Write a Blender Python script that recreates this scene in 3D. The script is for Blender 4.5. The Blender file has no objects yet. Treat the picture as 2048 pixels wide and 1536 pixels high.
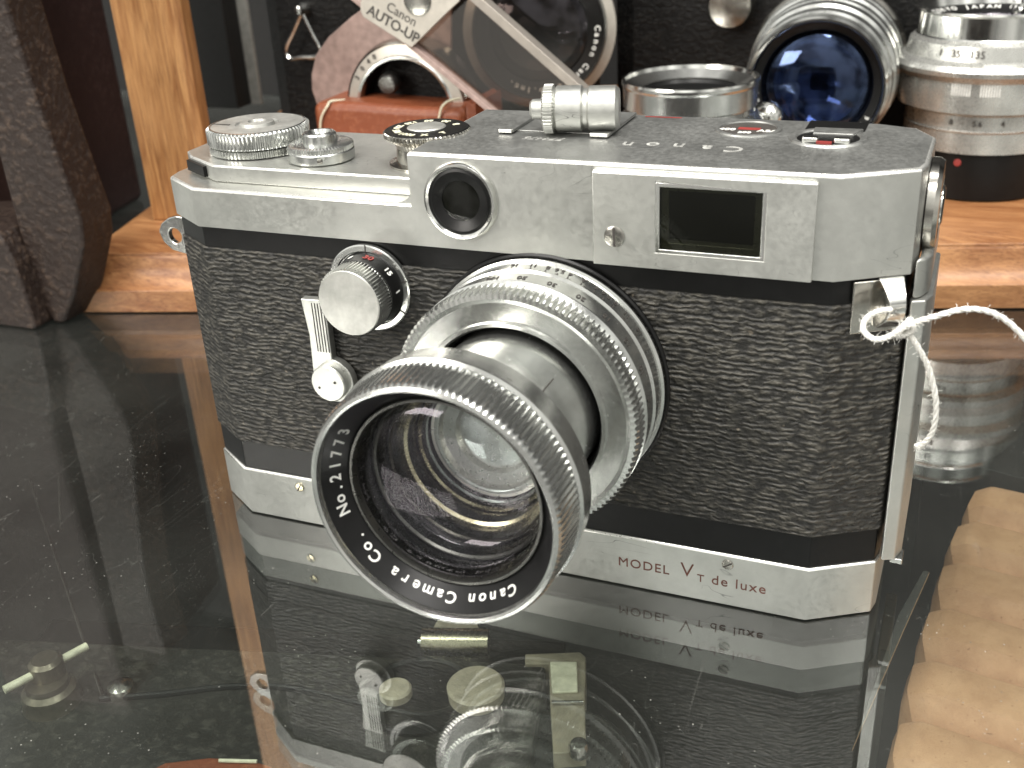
import bpy, bmesh, math, random
from mathutils import Vector, Matrix
random.seed(7)
K = 0.001                      # everything below is authored in millimetres
S = bpy.context.scene
COL = S.collection
R = math.radians

# ---------------------------------------------------------------- camera, world, lamps, exposure
CM = Matrix(((0.92460051, 0.37753676, -0.05079263),
             (-0.12386929, 0.42405654, 0.89712455),
             (-0.36023644, 0.82319017, -0.4388481)))      # rows: right, up, forward
CP = Vector((135.325, -164.392, 127.634))
FP = 2201.99 / 2048
cd = bpy.data.cameras.new('camera')
cam = bpy.data.objects.new('camera', cd); COL.objects.link(cam)
cd.sensor_width = 9.8; cd.lens = 9.8 * FP
cd.clip_start = 0.01; cd.clip_end = 20
rot = Matrix((CM[0], CM[1], -CM[2])).transposed()
cam.matrix_world = Matrix.Translation(CP * K) @ rot.to_4x4()
cd.dof.use_dof = True; cd.dof.focus_distance = 0.205; cd.dof.aperture_fstop = 9.0
S.camera = cam

W = bpy.data.worlds.new('World'); S.world = W; W.use_nodes = True
wn = W.node_tree.nodes; wl = W.node_tree.links; wn.clear()
def wnode(t, **k):
    n = wn.new(t)
    for a, b in k.items(): setattr(n, a, b)
    return n
wt = wnode('ShaderNodeTexCoord'); ws = wnode('ShaderNodeSeparateXYZ')
wl.new(wt.outputs['Generated'], ws.inputs[0])
wz = wnode('ShaderNodeValToRGB'); wz.color_ramp.elements[0].position = 0.0
mz = wnode('ShaderNodeMapRange'); mz.inputs[1].default_value = -1; mz.inputs[2].default_value = 1
wl.new(ws.outputs['Z'], mz.inputs[0]); wl.new(mz.outputs[0], wz.inputs[0])
els = wz.color_ramp.elements
els[0].color = (.26, .26, .25, 1); els[1].position = 1.0; els[1].color = (1.5, 1.48, 1.42, 1)
e = els.new(.5); e.color = (.42, .41, .38, 1)
e = els.new(.75); e.color = (.70, .70, .66, 1)
my = wnode('ShaderNodeMapRange'); my.inputs[1].default_value = -.15; my.inputs[2].default_value = .55
my.inputs[3].default_value = 1; my.inputs[4].default_value = .05
wl.new(ws.outputs['Y'], my.inputs[0])
nz = wnode('ShaderNodeTexNoise'); nz.inputs['Scale'].default_value = 2.6; nz.inputs['Detail'].default_value = 3
wl.new(wt.outputs['Generated'], nz.inputs['Vector'])
nr = wnode('ShaderNodeMapRange'); nr.inputs[1].default_value = .38; nr.inputs[2].default_value = .62
nr.inputs[3].default_value = .18; nr.inputs[4].default_value = 1.75
wl.new(nz.outputs[0], nr.inputs[0])
m1 = wnode('ShaderNodeMath', operation='MULTIPLY'); wl.new(my.outputs[0], m1.inputs[0]); wl.new(nr.outputs[0], m1.inputs[1])
bg = wnode('ShaderNodeBackground'); wo = wnode('ShaderNodeOutputWorld')
wl.new(wz.outputs[0], bg.inputs[0]); wl.new(m1.outputs[0], bg.inputs[1]); wl.new(bg.outputs[0], wo.inputs[0])

def area(name, loc, target, sx, sy, power, col=(1, .97, .92)):
    d = bpy.data.lights.new(name, 'AREA'); d.shape = 'RECTANGLE'; d.size = sx * K; d.size_y = sy * K
    d.energy = power; d.color = col
    o = bpy.data.objects.new(name, d); COL.objects.link(o)
    o.location = Vector(loc) * K
    o.rotation_euler = (Vector(target) - Vector(loc)).to_track_quat('-Z', 'Y').to_euler()
    return o
area('ceiling_lamp', (-120, -330, 900), (60, 20, 40), 900, 110, 7.0)
area('ceiling_lamp_far', (420, -100, 950), (80, 60, 30), 120, 900, 6.0)
area('shop_lamp', (-450, -750, 420), (40, 0, 40), 420, 300, 5.0, (1, .95, .88))
S.view_settings.view_transform = 'Standard'; S.view_settings.look = 'None'
S.view_settings.exposure = 0.35; S.view_settings.gamma = 1
S.render.engine = 'CYCLES'
S.cycles.max_bounces = 8; S.cycles.transparent_max_bounces = 16
S.cycles.caustics_reflective = False; S.cycles.caustics_refractive = False
S.cycles.sample_clamp_indirect = 6

# ---------------------------------------------------------------- picture helpers used only to read real distances
def ray(u, v):
    return CM.transposed() @ Vector(((u - 1024) / 2201.99, -(v - 768) / 2201.99, 1))
def at_y(u, v, y):
    d = ray(u, v); return CP + d * ((y - CP.y) / d.y)
def at_z(u, v, z):
    d = ray(u, v); return CP + d * ((z - CP.z) / d.z)

# ---------------------------------------------------------------- materials
MATS = {}
class NT:
    def __init__(s, name):
        s.m = bpy.data.materials.new(name); s.m.use_nodes = True
        s.n = s.m.node_tree.nodes; s.l = s.m.node_tree.links; s.n.clear()
        s.out = s.n.new('ShaderNodeOutputMaterial')
        tc = s.n.new('ShaderNodeTexCoord'); mp = s.n.new('ShaderNodeMapping')
        mp.inputs['Scale'].default_value = (1000, 1000, 1000)
        s.l.new(tc.outputs['Object'], mp.inputs[0]); s.mm = mp.outputs[0]
    def set(s, inp, v):
        if hasattr(v, 'is_linked') or hasattr(v, 'links'): s.l.new(v, inp)
        elif isinstance(v, (tuple, list)) and len(v) == 3 and inp.type == 'RGBA': inp.default_value = (*v, 1)
        else: inp.default_value = v
    def node(s, t, ins=None, out=0, **k):
        n = s.n.new(t)
        for a, b in k.items(): setattr(n, a, b)
        for i, v in (ins or {}).items(): s.set(n.inputs[i], v)
        return n.outputs[out]
    def scale(s, v, vec=None): return s.node('ShaderNodeMapping', {0: vec or s.mm, 'Scale': v})
    def noise(s, sc, det=3, vec=None, rough=.5, dist=0): return s.node('ShaderNodeTexNoise', {'Vector': vec or s.mm, 'Scale': sc, 'Detail': det, 'Roughness': rough, 'Distortion': dist})
    def mr(s, v, a, b, c, d): return s.node('ShaderNodeMapRange', {0: v, 1: a, 2: b, 3: c, 4: d})
    def math(s, op, a, b=0.0): return s.node('ShaderNodeMath', {0: a, 1: b}, operation=op)
    def mix(s, f, a, b, bt='MIX'):
        n = s.n.new('ShaderNodeMix'); n.data_type = 'RGBA'; n.blend_type = bt
        s.set(n.inputs[0], f); s.set(n.inputs[6], a); s.set(n.inputs[7], b); return n.outputs[2]
    def bump(s, h, st, d=1.0, nrm=None):
        n = s.n.new('ShaderNodeBump'); s.set(n.inputs['Strength'], st); n.inputs['Distance'].default_value = d * K
        s.set(n.inputs['Height'], h)
        if nrm is not None: s.l.new(nrm, n.inputs['Normal'])
        return n.outputs[0]
    def bsdf(s, **k):
        n = s.n.new('ShaderNodeBsdfPrincipled')
        for a, b in k.items(): s.set(n.inputs[a.replace('_', ' ')], b)
        s.l.new(n.outputs[0], s.out.inputs[0]); return n

def metal(name, col, rough, met=1.0, smudge=.25, scratch=.05, grain=.04, dirt=None, pits=.3):
    t = NT(name)
    n1 = t.noise(.11, 5, rough=.6); n2 = t.noise(1.1, 4, rough=.65)
    f = t.mr(n1, .35, .7, 1 - smudge, 1.0)
    c = t.mix(1.0, col, t.node('ShaderNodeCombineColor', {0: f, 1: f, 2: t.math('MULTIPLY', f, .985)}), 'MULTIPLY')
    sp = t.mr(n2, .66, .8, 0, pits)
    c = t.mix(sp, c, dirt or tuple(x * .55 for x in col))
    sc = t.noise(.10, 2, vec=t.scale((.5, 1, 2.2)), dist=1.2)
    gate = t.mr(t.noise(.06, 2), .55, .6, 0, 1); scr = t.math('MULTIPLY', gate, t.mr(sc, .496, .5, 0, scratch)); scr2 = t.mr(sc, .5, .504, 1, 0)
    c = t.mix(t.math('MULTIPLY', scr, scr2), c, (.1, .1, .1))
    r = t.mr(n2, .3, .8, rough * .8, rough * 1.35)
    t.bsdf(Base_Color=c, Metallic=met, Roughness=r, Normal=t.bump(t.noise(9, 2), grain, .05))
    return t.m
MATS['satin'] = metal('satin_chrome', (.60, .605, .58), .37, .85, smudge=.2, scratch=.8)
MATS['deck'] = metal('worn_shaded_chrome', (.43, .435, .425), .44, .85, smudge=.35, scratch=.6, grain=.12)  # smudged satin chrome, colour darkened for the dim reflections on the top faces
MATS['farlens'] = metal('satin_lens_metal', (.58, .58, .555), .28, .68, smudge=.3, scratch=.3, pits=.08)
MATS['chrome'] = metal('polished_chrome', (.80, .80, .78), .16, 1, smudge=.15)
MATS['worn_highlight'] = metal('worn_edge_highlight', (.96, .96, .93), .30, .8, smudge=.08, scratch=0, grain=0)  # polished wear with the edge highlight put into its pale colour
MATS['alu'] = metal('lens_aluminium', (.66, .67, .655), .22, .95, smudge=.25, scratch=.4, pits=.15)
MATS['brushed'] = metal('brushed_face', (.66, .66, .63), .42, .7, smudge=.45)
MATS['oldchrome'] = metal('old_chrome', (.58, .56, .52), .2, 1, smudge=.45)
MATS['baffle'] = metal('lens_inside', (.05, .05, .05), .25, .9, smudge=.3)
MATS['brass'] = metal('brass', (.62, .57, .42), .25, 1, smudge=.35)
MATS['darkmetal'] = metal('dark_metal', (.12, .12, .115), .3, .8)

def plain(name, col, rough=.5, bump=0, bs=3, spec=.5, var=.2, coat=0):
    t = NT(name)
    f = t.mr(t.noise(.4, 4), .3, .7, 1 - var, 1 + var)
    c = t.mix(1.0, col, t.node('ShaderNodeCombineColor', {0: f, 1: f, 2: f}), 'MULTIPLY')
    k = dict(Base_Color=c, Roughness=rough, Coat_Weight=coat, Specular_IOR_Level=spec)
    if bump: k['Normal'] = t.bump(t.noise(bs, 4), bump, .2)
    t.bsdf(**k); return t.m
MATS['black'] = plain('black_enamel', (.006, .006, .006), .33, .06, spec=.25)
MATS['matt_black'] = plain('matt_black', (.009, .009, .0085), .55, .1, spec=.3)
MATS['wall'] = plain('cabinet_back', (.01, .0095, .009), .8)
MATS['ink'] = plain('dark_engraving', (.05, .045, .04), .6)
MATS['brown_ink'] = plain('brown_engraving', (.13, .05, .035), .6)
MATS['white_ink'] = plain('white_paint', (.78, .78, .74), .5)
MATS['engraved'] = plain('engraved_bright', (.36, .36, .34), .4, var=.6)
MATS['red_ink'] = plain('red_paint', (.26, .035, .03), .5)
MATS['cream'] = plain('cream_plastic', (.78, .76, .58), .45)
MATS['knobdark'] = metal('tarnished_metal', (.26, .23, .18), .35, .8, smudge=.5)
MATS['knobcream'] = plain('pale_worn_metal', (.52, .46, .35), .4)
MATS['bracket'] = plain('bracket_metal', (.34, .30, .22), .35)
MATS['grey_card'] = plain('grey_card', (.22, .22, .2), .7)
MATS['pink'] = plain('pinkish_plastic', (.36, .26, .23), .45, .05, 2)
MATS['barmetal'] = metal('bar_metal', (.42, .38, .34), .4, .5)
MATS['labelplate'] = metal('label_plate', (.62, .58, .52), .38, .6)

def leather(name, c0, c1, wrink=.9, st=1.0, rough=.5, sx=.35, spec=.35):
    """pebbled leather: small sideways wrinkles, worn pale on the ridges"""
    t = NT(name)
    warp = t.noise(.30, 3)
    v = t.scale((sx, 1, 1))
    wv = t.n.new('ShaderNodeVectorMath'); wv.operation = 'ADD'
    t.l.new(v, wv.inputs[0])
    nn = t.n.new('ShaderNodeTexNoise'); nn.inputs['Scale'].default_value = .45; nn.inputs['Detail'].default_value = 3
    t.l.new(t.mm, nn.inputs['Vector'])
    sc = t.n.new('ShaderNodeVectorMath'); sc.operation = 'SCALE'; sc.inputs['Scale'].default_value = 3.0
    t.l.new(nn.outputs['Color'], sc.inputs[0]); t.l.new(sc.outputs[0], wv.inputs[1])
    vo = t.node('ShaderNodeTexVoronoi', {'Vector': wv.outputs[0], 'Scale': wrink, 'Randomness': 1.0}, feature='SMOOTH_F1')
    n2 = t.noise(1.6, 4, vec=wv.outputs[0], rough=.6)
    h = t.math('ADD', t.mr(vo, .1, .75, 1, 0), t.math('MULTIPLY', n2, .9))
    wear = t.math('MULTIPLY', t.mr(h, .95, 1.45, 0, 1), t.mr(t.noise(.06, 3), .35, .65, .25, 1))
    t.bsdf(Base_Color=t.mix(wear, c0, c1), Roughness=rough, Specular_IOR_Level=spec, Normal=t.bump(h, st, .35))
    return t.m
def ridged_leather():
    """body leather with rows of small sideways wrinkles, coloured paler along their tops as rubbed and lit"""
    t = NT('body_leather')
    sp = t.n.new('ShaderNodeSeparateXYZ'); t.l.new(t.mm, sp.inputs[0])
    n1 = t.noise(.16, 2); n2 = t.noise(.75, 3, vec=t.scale((.75, .75, 1))); n3 = t.noise(1.7, 3)
    ph = t.math('MULTIPLY', sp.outputs['Z'], 6.2)
    ph = t.math('ADD', ph, t.math('MULTIPLY', n1, 7.0))
    ph = t.math('ADD', ph, t.math('MULTIPLY', n2, 9.0))
    w = t.math('MULTIPLY', t.math('ADD', t.math('SINE', ph), 1.0), .5)
    vo = t.node('ShaderNodeTexVoronoi', {'Vector': t.scale((.42, .42, 1)), 'Scale': 1.35, 'Randomness': .9}, feature='SMOOTH_F1')
    w = t.math('MULTIPLY', w, t.mr(t.noise(.5, 2), .35, .65, .15, .75))
    h = t.math('ADD', w, t.math('MULTIPLY', t.mr(vo, .1, .7, 1, 0), 1.0))
    h = t.math('ADD', h, t.math('MULTIPLY', n3, .65))
    big = t.mr(t.noise(.045, 3), .35, .65, .45, 1.15)
    wear = t.math('MULTIPLY', t.mr(h, .8, 1.7, 0, 1), big)  # ridge tops paler as if lit, besides rubbing; furrows stay dark
    c = t.mix(wear, (.017, .0165, .015), (.105, .098, .082))
    c = t.mix(t.mr(t.noise(.7, 4), .70, .76, 0, .6), c, (.20, .17, .13))
    t.bsdf(Base_Color=c, Roughness=.5, Specular_IOR_Level=.35, Normal=t.bump(h, 1.0, .36))
    return t.m
MATS['leather'] = ridged_leather()
MATS['leather_far'] = leather('black_leather_far', (.004, .004, .004), (.018, .017, .015), wrink=.8, st=.7, rough=.5, sx=.5, spec=.2)
MATS['leather_low'] = leather('dull_black_leather', (.018, .017, .014), (.07, .065, .055), wrink=.5, st=.5, rough=.55, sx=.8)
MATS['darkbrown'] = leather('dark_brown_leather', (.020, .012, .009), (.075, .05, .036), wrink=.55, st=.8, rough=.45, sx=.8)
MATS['burgundy'] = leather('burgundy_leather', (.022, .010, .009), (.04, .022, .02), wrink=.4, st=.3, rough=.6, sx=.9)
MATS['orange'] = leather('tan_leather', (.22, .062, .027), (.32, .12, .06), wrink=.6, st=.25, rough=.38, sx=.9)

def wood(name, axis, ca=(.46, .225, .095), cb=(.20, .07, .022)):
    t = NT(name)
    s = [.16, .16, .16]; s[axis] = .013
    v = t.scale(tuple(s))
    n = t.noise(2.2, 8, vec=v, rough=.65, dist=1.2)
    s2 = [1.6, 1.6, 1.6]; s2[axis] = .05
    n2 = t.noise(1.4, 5, vec=t.scale(tuple(s2)), rough=.7)
    f = t.mr(n, .32, .66, 0, 1)
    c = t.mix(f, ca, cb)
    c = t.mix(t.mr(n2, .50, .66, 0, .9), c, (.13, .045, .015))
    c = t.mix(t.mr(t.noise(.035, 2), .4, .7, 0, .35), c, (.62, .33, .14))
    t.bsdf(Base_Color=c, Roughness=t.mr(n2, .3, .7, .3, .5), Normal=t.bump(n2, .35, .25), Coat_Weight=.15, Coat_Roughness=.25)
    return t.m
MATS['wood_x'] = wood('oak_along', 0); MATS['wood_z'] = wood('oak_upright', 2, (.56, .30, .12), (.27, .11, .035))

def bellows_mat():
    t = NT('tan_bellows')
    n = t.noise(.16, 5, rough=.6); n2 = t.noise(1.5, 3)
    c = t.mix(t.mr(n, .35, .7, 0, 1), (.76, .44, .25), (.58, .31, .165))
    c = t.mix(t.mr(n2, .66, .71, 0, .6), c, (.26, .11, .045))
    t.bsdf(Base_Color=c, Roughness=.55, Normal=t.bump(t.noise(.8, 4), .3, .3)); return t.m
MATS['bellows'] = bellows_mat()

def schlick(t, f0, k=.96):
    g = t.n.new('ShaderNodeNewGeometry')
    d = t.n.new('ShaderNodeVectorMath'); d.operation = 'DOT_PRODUCT'
    t.l.new(g.outputs['Normal'], d.inputs[0]); t.l.new(g.outputs['Incoming'], d.inputs[1])
    c = t.math('ABSOLUTE', d.outputs['Value'])
    p = t.math('POWER', t.math('SUBTRACT', 1.0, c), 5.0)
    return t.math('ADD', f0, t.math('MULTIPLY', p, k))
def clear(name, tint, f0, gloss=(1, 1, 1), rough=0.0, dust=0, k=.9):
    t = NT(name)
    tr = t.node('ShaderNodeBsdfTransparent', {0: tint})
    gl = t.node('ShaderNodeBsdfGlossy', {'Color': gloss, 'Roughness': rough})
    m = t.node('ShaderNodeMixShader', {0: schlick(t, f0, k), 1: tr, 2: gl})
    if dust:
        df = t.node('ShaderNodeBsdfDiffuse', {'Color': (.55, .55, .5)})
        sm = t.noise(.016, 4, rough=.6)
        film = t.mr(sm, .35, .7, .003, .022)
        sp = t.node('ShaderNodeTexVoronoi', {'Vector': t.mm, 'Scale': .55, 'Randomness': 1})
        dots = t.mr(sp, .045, .09, .6, 0)
        dm = t.mr(t.noise(.05, 3), .5, .62, .0, 1)
        sp2 = t.node('ShaderNodeTexVoronoi', {'Vector': t.mm, 'Scale': 1.7, 'Randomness': 1})
        dots2 = t.mr(sp2, .05, .12, .28, 0)
        scv = t.noise(.06, 2, vec=t.scale((1, .12, 1)), dist=2)
        scr = t.math('MULTIPLY', t.mr(scv, .5, .5015, 0, .07), t.mr(scv, .5015, .503, 1, 0))
        f = t.math('ADD', film, t.math('ADD', t.math('MULTIPLY', dots, dm), t.math('ADD', t.math('MULTIPLY', dots2, t.mr(t.noise(.12, 3), .45, .65, .1, 1)), scr)))
        m = t.node('ShaderNodeMixShader', {0: f, 1: m, 2: df})
    t.l.new(m, t.out.inputs[0]); return t.m
MATS['shelf_glass'] = clear('shelf_glass', (.90, .93, .91), .155, dust=1)
MATS['lens_glass'] = clear('coated_glass', (.97, .97, .96), .03, (.9, .84, .95))
MATS['lens_glass_blue'] = clear('blue_coated_glass', (.5, .55, .7), .15, (.24, .33, .60), rough=.05)
MATS['rear_glass'] = clear('inner_glass', (.86, .88, .88), .20, (.85, .95, 1.0), rough=.04)
MATS['window_glass'] = clear('window_glass', (.62, .63, .56), .02, k=.5)
MATS['acrylic'] = clear('smoked_acrylic', (.66, .60, .55), .06)

def string_mat():
    t = NT('cotton_string')
    t.bsdf(Base_Color=(.82, .81, .76), Roughness=.9, Normal=t.bump(t.noise(3, 4), .6, .3)); return t.m
MATS['string'] = string_mat()

# ---------------------------------------------------------------- geometry helpers
WL = {}
def tag(o, label=None, cat=None, group=None, kind=None):
    if label: o['label'] = label
    if cat: o['category'] = cat
    if group: o['group'] = group
    if kind: o['kind'] = kind
    return o
def thing(name, label, cat, base, group=None):
    o = bpy.data.objects.new(name, None); COL.objects.link(o); o.empty_display_size = .01
    o.location = Vector(base) * K; WL[o.name] = Vector(base)
    return tag(o, label, cat, group)
def weight_edges(o, b, width):
    """worn highlight colour only on the level edges; the upright ones get a plain bevel"""
    me = o.data; at = me.attributes.new('bevel_weight_edge', 'FLOAT', 'EDGE')
    for e in me.edges:
        p, q = me.vertices[e.vertices[0]].co, me.vertices[e.vertices[1]].co
        sharp = o.name != 'top_cover' or abs(p.x - q.x) > 1e-4 or abs(p.y - q.y) < 1e-4 or p.z*1000 > 7 or p.x*1000 > -10
        at.data[e.index].value = 1.0 if abs(p.z - q.z) < 1e-5 and p.z*1000 > -2 and sharp else 0.0
    b.limit_method = 'WEIGHT'
    c = o.modifiers.new('bevel_rest', 'BEVEL'); c.width = width * .8 * K; c.segments = 2
    c.limit_method = 'ANGLE'; c.angle_limit = R(42); c.harden_normals = True
def obj(name, bm, m, parent=None, bevel=0, seg=2, angle=35, flat=False, base=None, edge=None):
    bmesh.ops.recalc_face_normals(bm, faces=bm.faces)
    lo = Vector((min(v.co.x for v in bm.verts), min(v.co.y for v in bm.verts), min(v.co.z for v in bm.verts)))
    hi = Vector((max(v.co.x for v in bm.verts), max(v.co.y for v in bm.verts), max(v.co.z for v in bm.verts)))
    c = (lo + hi) / 2
    if parent is None: c.z = lo.z
    if base: c = Vector(base)
    for v in bm.verts: v.co = (v.co - c) * K
    me = bpy.data.meshes.new(name)
    for f in bm.faces: f.smooth = not flat
    bm.to_mesh(me); bm.free()
    if not flat: me.set_sharp_from_angle(angle=R(angle))
    me.materials.append(MATS[m] if isinstance(m, str) else m)
    o = bpy.data.objects.new(name, me); COL.objects.link(o)
    o.location = (c - (WL[parent.name] if parent else Vector())) * K
    if parent: o.parent = parent
    WL[o.name] = c
    if bevel:
        b = o.modifiers.new('bevel', 'BEVEL'); b.width = bevel * K; b.segments = seg; b.limit_method = 'ANGLE'
        b.angle_limit = R(30); b.harden_normals = True
        if edge: me.materials.append(MATS[edge]); b.material = 1
        if edge == 'worn_highlight': weight_edges(o, b, bevel)
    return o
def prism(bm, pts, z0, z1, M=None):
    """closed outline (x,y) raised from z0 to z1; M maps it elsewhere"""
    M = M or Matrix.Identity(4)
    a = [bm.verts.new(M @ Vector((x, y, z0))) for x, y in pts]
    b = [bm.verts.new(M @ Vector((x, y, z1))) for x, y in pts]
    bm.faces.new(a[::-1]); bm.faces.new(b)
    n = len(pts)
    for i in range(n): bm.faces.new((a[i], a[(i+1) % n], b[(i+1) % n], b[i]))
    return bm
def box(bm, x0, x1, y0, y1, z0, z1, M=None): return prism(bm, [(x0, y0), (x1, y0), (x1, y1), (x0, y1)], z0, z1, M)
def frame(o, ax):
    q = Vector(ax).normalized().to_track_quat('Z', 'Y')
    return Matrix.Translation(Vector(o)) @ q.to_matrix().to_4x4()
def lathe(bm, prof, M, seg=96, knurl=None, closed=False):
    """prof: (r, h) pairs; knurl: {index: (count, depth)} toothed rings"""
    knurl = knurl or {}
    rows = []
    for i, (r, h) in enumerate(prof):
        if r < 1e-6: rows.append([bm.verts.new(M @ Vector((0, 0, h)))]); continue
        row = []
        for s in range(seg):
            a = 2 * math.pi * s / seg; rr = r
            if i in knurl:
                d = knurl[i]; per = seg // 4
                if s % 4 >= 2: rr = r - d
            row.append(bm.verts.new(M @ Vector((rr * math.cos(a), rr * math.sin(a), h))))
        rows.append(row)
    for A, B in zip(rows, rows[1:] + ([rows[0]] if closed else [])):
        for s in range(seg):
            t = (s + 1) % seg
            if len(A) == 1 and len(B) == 1: continue
            if len(A) == 1: bm.faces.new((A[0], B[t], B[s]))
            elif len(B) == 1: bm.faces.new((A[s], A[t], B[0]))
            else: bm.faces.new((A[s], A[t], B[t], B[s]))
    return bm
def tube(bm, pts, r, seg=10, rf=None):
    pts = [Vector(p) for p in pts]; rows = []
    up = Vector((0, 0, 1)); prev = None
    for i, p in enumerate(pts):
        d = (pts[min(i+1, len(pts)-1)] - pts[max(i-1, 0)]).normalized()
        x = (prev - d * prev.dot(d)) if prev else (up.cross(d) if abs(d.z) < .95 else Vector((1, 0, 0)).cross(d))
        x.normalize(); prev = x; y = d.cross(x)
        rr = rf(i / (len(pts) - 1)) if rf else r
        rows.append([bm.verts.new(p + x * rr * math.cos(2*math.pi*s/seg) + y * rr * math.sin(2*math.pi*s/seg)) for s in range(seg)])
    for A, B in zip(rows, rows[1:]):
        for s in range(seg): bm.faces.new((A[s], A[(s+1) % seg], B[(s+1) % seg], B[s]))
    bm.faces.new(rows[0][::-1]); bm.faces.new(rows[-1]); return bm
def smooth_path(ctrl, n=12):
    P = [Vector(p) for p in ctrl]; P = [P[0]*2-P[1]] + P + [P[-1]*2-P[-2]]; out = []
    for i in range(1, len(P)-2):
        for k in range(n):
            t = k / n; a, b, c, d = P[i-1:i+3]
            out.append(.5*((2*b)+(-a+c)*t+(2*a-5*b+4*c-d)*t*t+(-a+3*b-3*c+d)*t**3))
    out.append(P[-2]); return out
def NB(): return bmesh.new()

_gc = {}
def glyphs(body, size, bold=0.0, spacing=1.0, shear=0.0):
    key = (body, size, bold, spacing, shear)
    if key not in _gc:
        cu = bpy.data.curves.new('lettering', 'FONT'); cu.body = body; cu.size = size; cu.offset = bold
        cu.align_x = 'CENTER'; cu.align_y = 'CENTER'; cu.space_character = spacing; cu.extrude = .03; cu.resolution_u = 4; cu.shear = shear
        o = bpy.data.objects.new('lettering', cu); COL.objects.link(o)
        dg = bpy.context.evaluated_depsgraph_get()
        me = bpy.data.meshes.new_from_object(o.evaluated_get(dg))
        _gc[key] = ([v.co.copy() for v in me.vertices], [tuple(p.vertices) for p in me.polygons])
        bpy.data.objects.remove(o); bpy.data.curves.remove(cu); bpy.data.meshes.remove(me)
    return _gc[key]
def add_text(bm, body, size, pos, right, up, bold=0.0, spacing=1.0, sx=1.0, shear=0.0):
    vs, fs = glyphs(body, size, bold, spacing, shear)
    r = Vector(right).normalized(); u = Vector(up).normalized(); n = r.cross(u); p = Vector(pos)
    nv = [bm.verts.new(p + r * v.x * sx + u * v.y + n * v.z) for v in vs]
    for f in fs:
        try: bm.faces.new([nv[i] for i in f])
        except ValueError: pass

# ---------------------------------------------------------------- the setting
bm = NB(); box(bm, -420, 420, -120, 400, -2.75, 0)
shelf = tag(obj('shelf_glass_sheet', bm, 'shelf_glass', flat=True), 'clear dusty glass shelf under the silver camera, mirroring its base', 'glass shelf')
bm = NB(); box(bm, -420, 420, -110, 400, -96, -90)
tag(obj('lower_shelf', bm, 'matt_black', flat=True), kind='structure')
bm = NB(); box(bm, -420, 420, 402, 410, -90, 420)
tag(obj('back_wall', bm, 'wall', flat=True), kind='structure')

# plinth: turned 15.8 degrees, front lower edge through (-84.6, 93.9)
TH = R(15.8); U = Vector((math.cos(TH), math.sin(TH), 0)); V = Vector((-math.sin(TH), math.cos(TH), 0))
P0 = Vector((-124.5, 82.9, 0))
PM = Matrix.Translation(P0) @ Matrix.Rotation(TH, 4, 'Z')
pl = thing('display_stand', 'oak display stand with moulded base and one square upright, behind the silver camera', 'display stand', P0)
prof = [(0, .3), (0, 7.6), (1.6, 8.6), (3.6, 11.0), (4.6, 14.2), (4.9, 16.6), (5.4, 17.4), (5.4, 18.2), (11, 20)]
bm = NB(); rows = []
LX, DY = 380, 250
for ins, z in prof:
    rows.append([bm.verts.new(PM @ Vector(c)) for c in ((ins, ins, z), (LX-ins, ins, z), (LX-ins, DY-ins, z), (ins, DY-ins, z))])
for A, B in zip(rows, rows[1:]):
    for s in range(4): bm.faces.new((A[s], A[(s+1) % 4], B[(s+1) % 4], B[s]))
bm.faces.new(rows[0][::-1]); bm.faces.new(rows[-1])
o = obj('moulded_base', bm, 'wood_x', pl, bevel=.35)
o.rotation_euler = (0, 0, 0)
bm = NB()
prism(bm, [(16.5, 33.6), (36.5, 33.6), (38.5, 35.6), (38.5, 43), (16.5, 43)], 20.02, 330, PM)
obj('upright', bm, 'wood_z', pl, bevel=.5)

# ---------------------------------------------------------------- the silver rangefinder camera
cam1 = thing('rangefinder_camera', 'silver rangefinder camera in black leather standing on the glass with its lens pulled out', 'camera', (60, 16, 0))
def outline(g=0.0, x0=None):
    """body seen from above, chamfered ends, g = how far outside the body"""
    h = g * .4
    o = [(-h, -g), (118+h, -g), (128.6+g*.8, 6.2-g*.6), (129.2+g, 9), (129.4+g, 25), (126+g, 31+h), (120, 33+g), (0, 33+g), (-7-g, 31+h), (-10.6-g, 25), (-10.4-g, 9), (-9.7-g*.8, 6.0-g*.6)]
    if x0 is None: return o
    keep = [p for p in o if p[0] > x0]
    return [(x0, -g)] + [p for p in o[1:8] if p[0] > x0] + [(x0, 33+g)]
bm = NB(); prism(bm, outline(.05), .25, 11.3)
base = obj('base_plate', bm, 'satin', cam1, bevel=.35, edge='worn_highlight')
bm = NB(); prism(bm, outline(-1.2), .02, .25); obj('base_shadow_gap', bm, 'matt_black', cam1)  # black slab standing in for the dark shadow gap under the base
bm = NB(); prism(bm, outline(-.35), 11.3, 65.1); body = obj('body_shell', bm, 'black', cam1, bevel=.3)
bm = NB(); prism(bm, outline(.05), 17.9, 60.9); lth = obj('leather_covering', bm, 'leather', cam1, bevel=.35)
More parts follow.
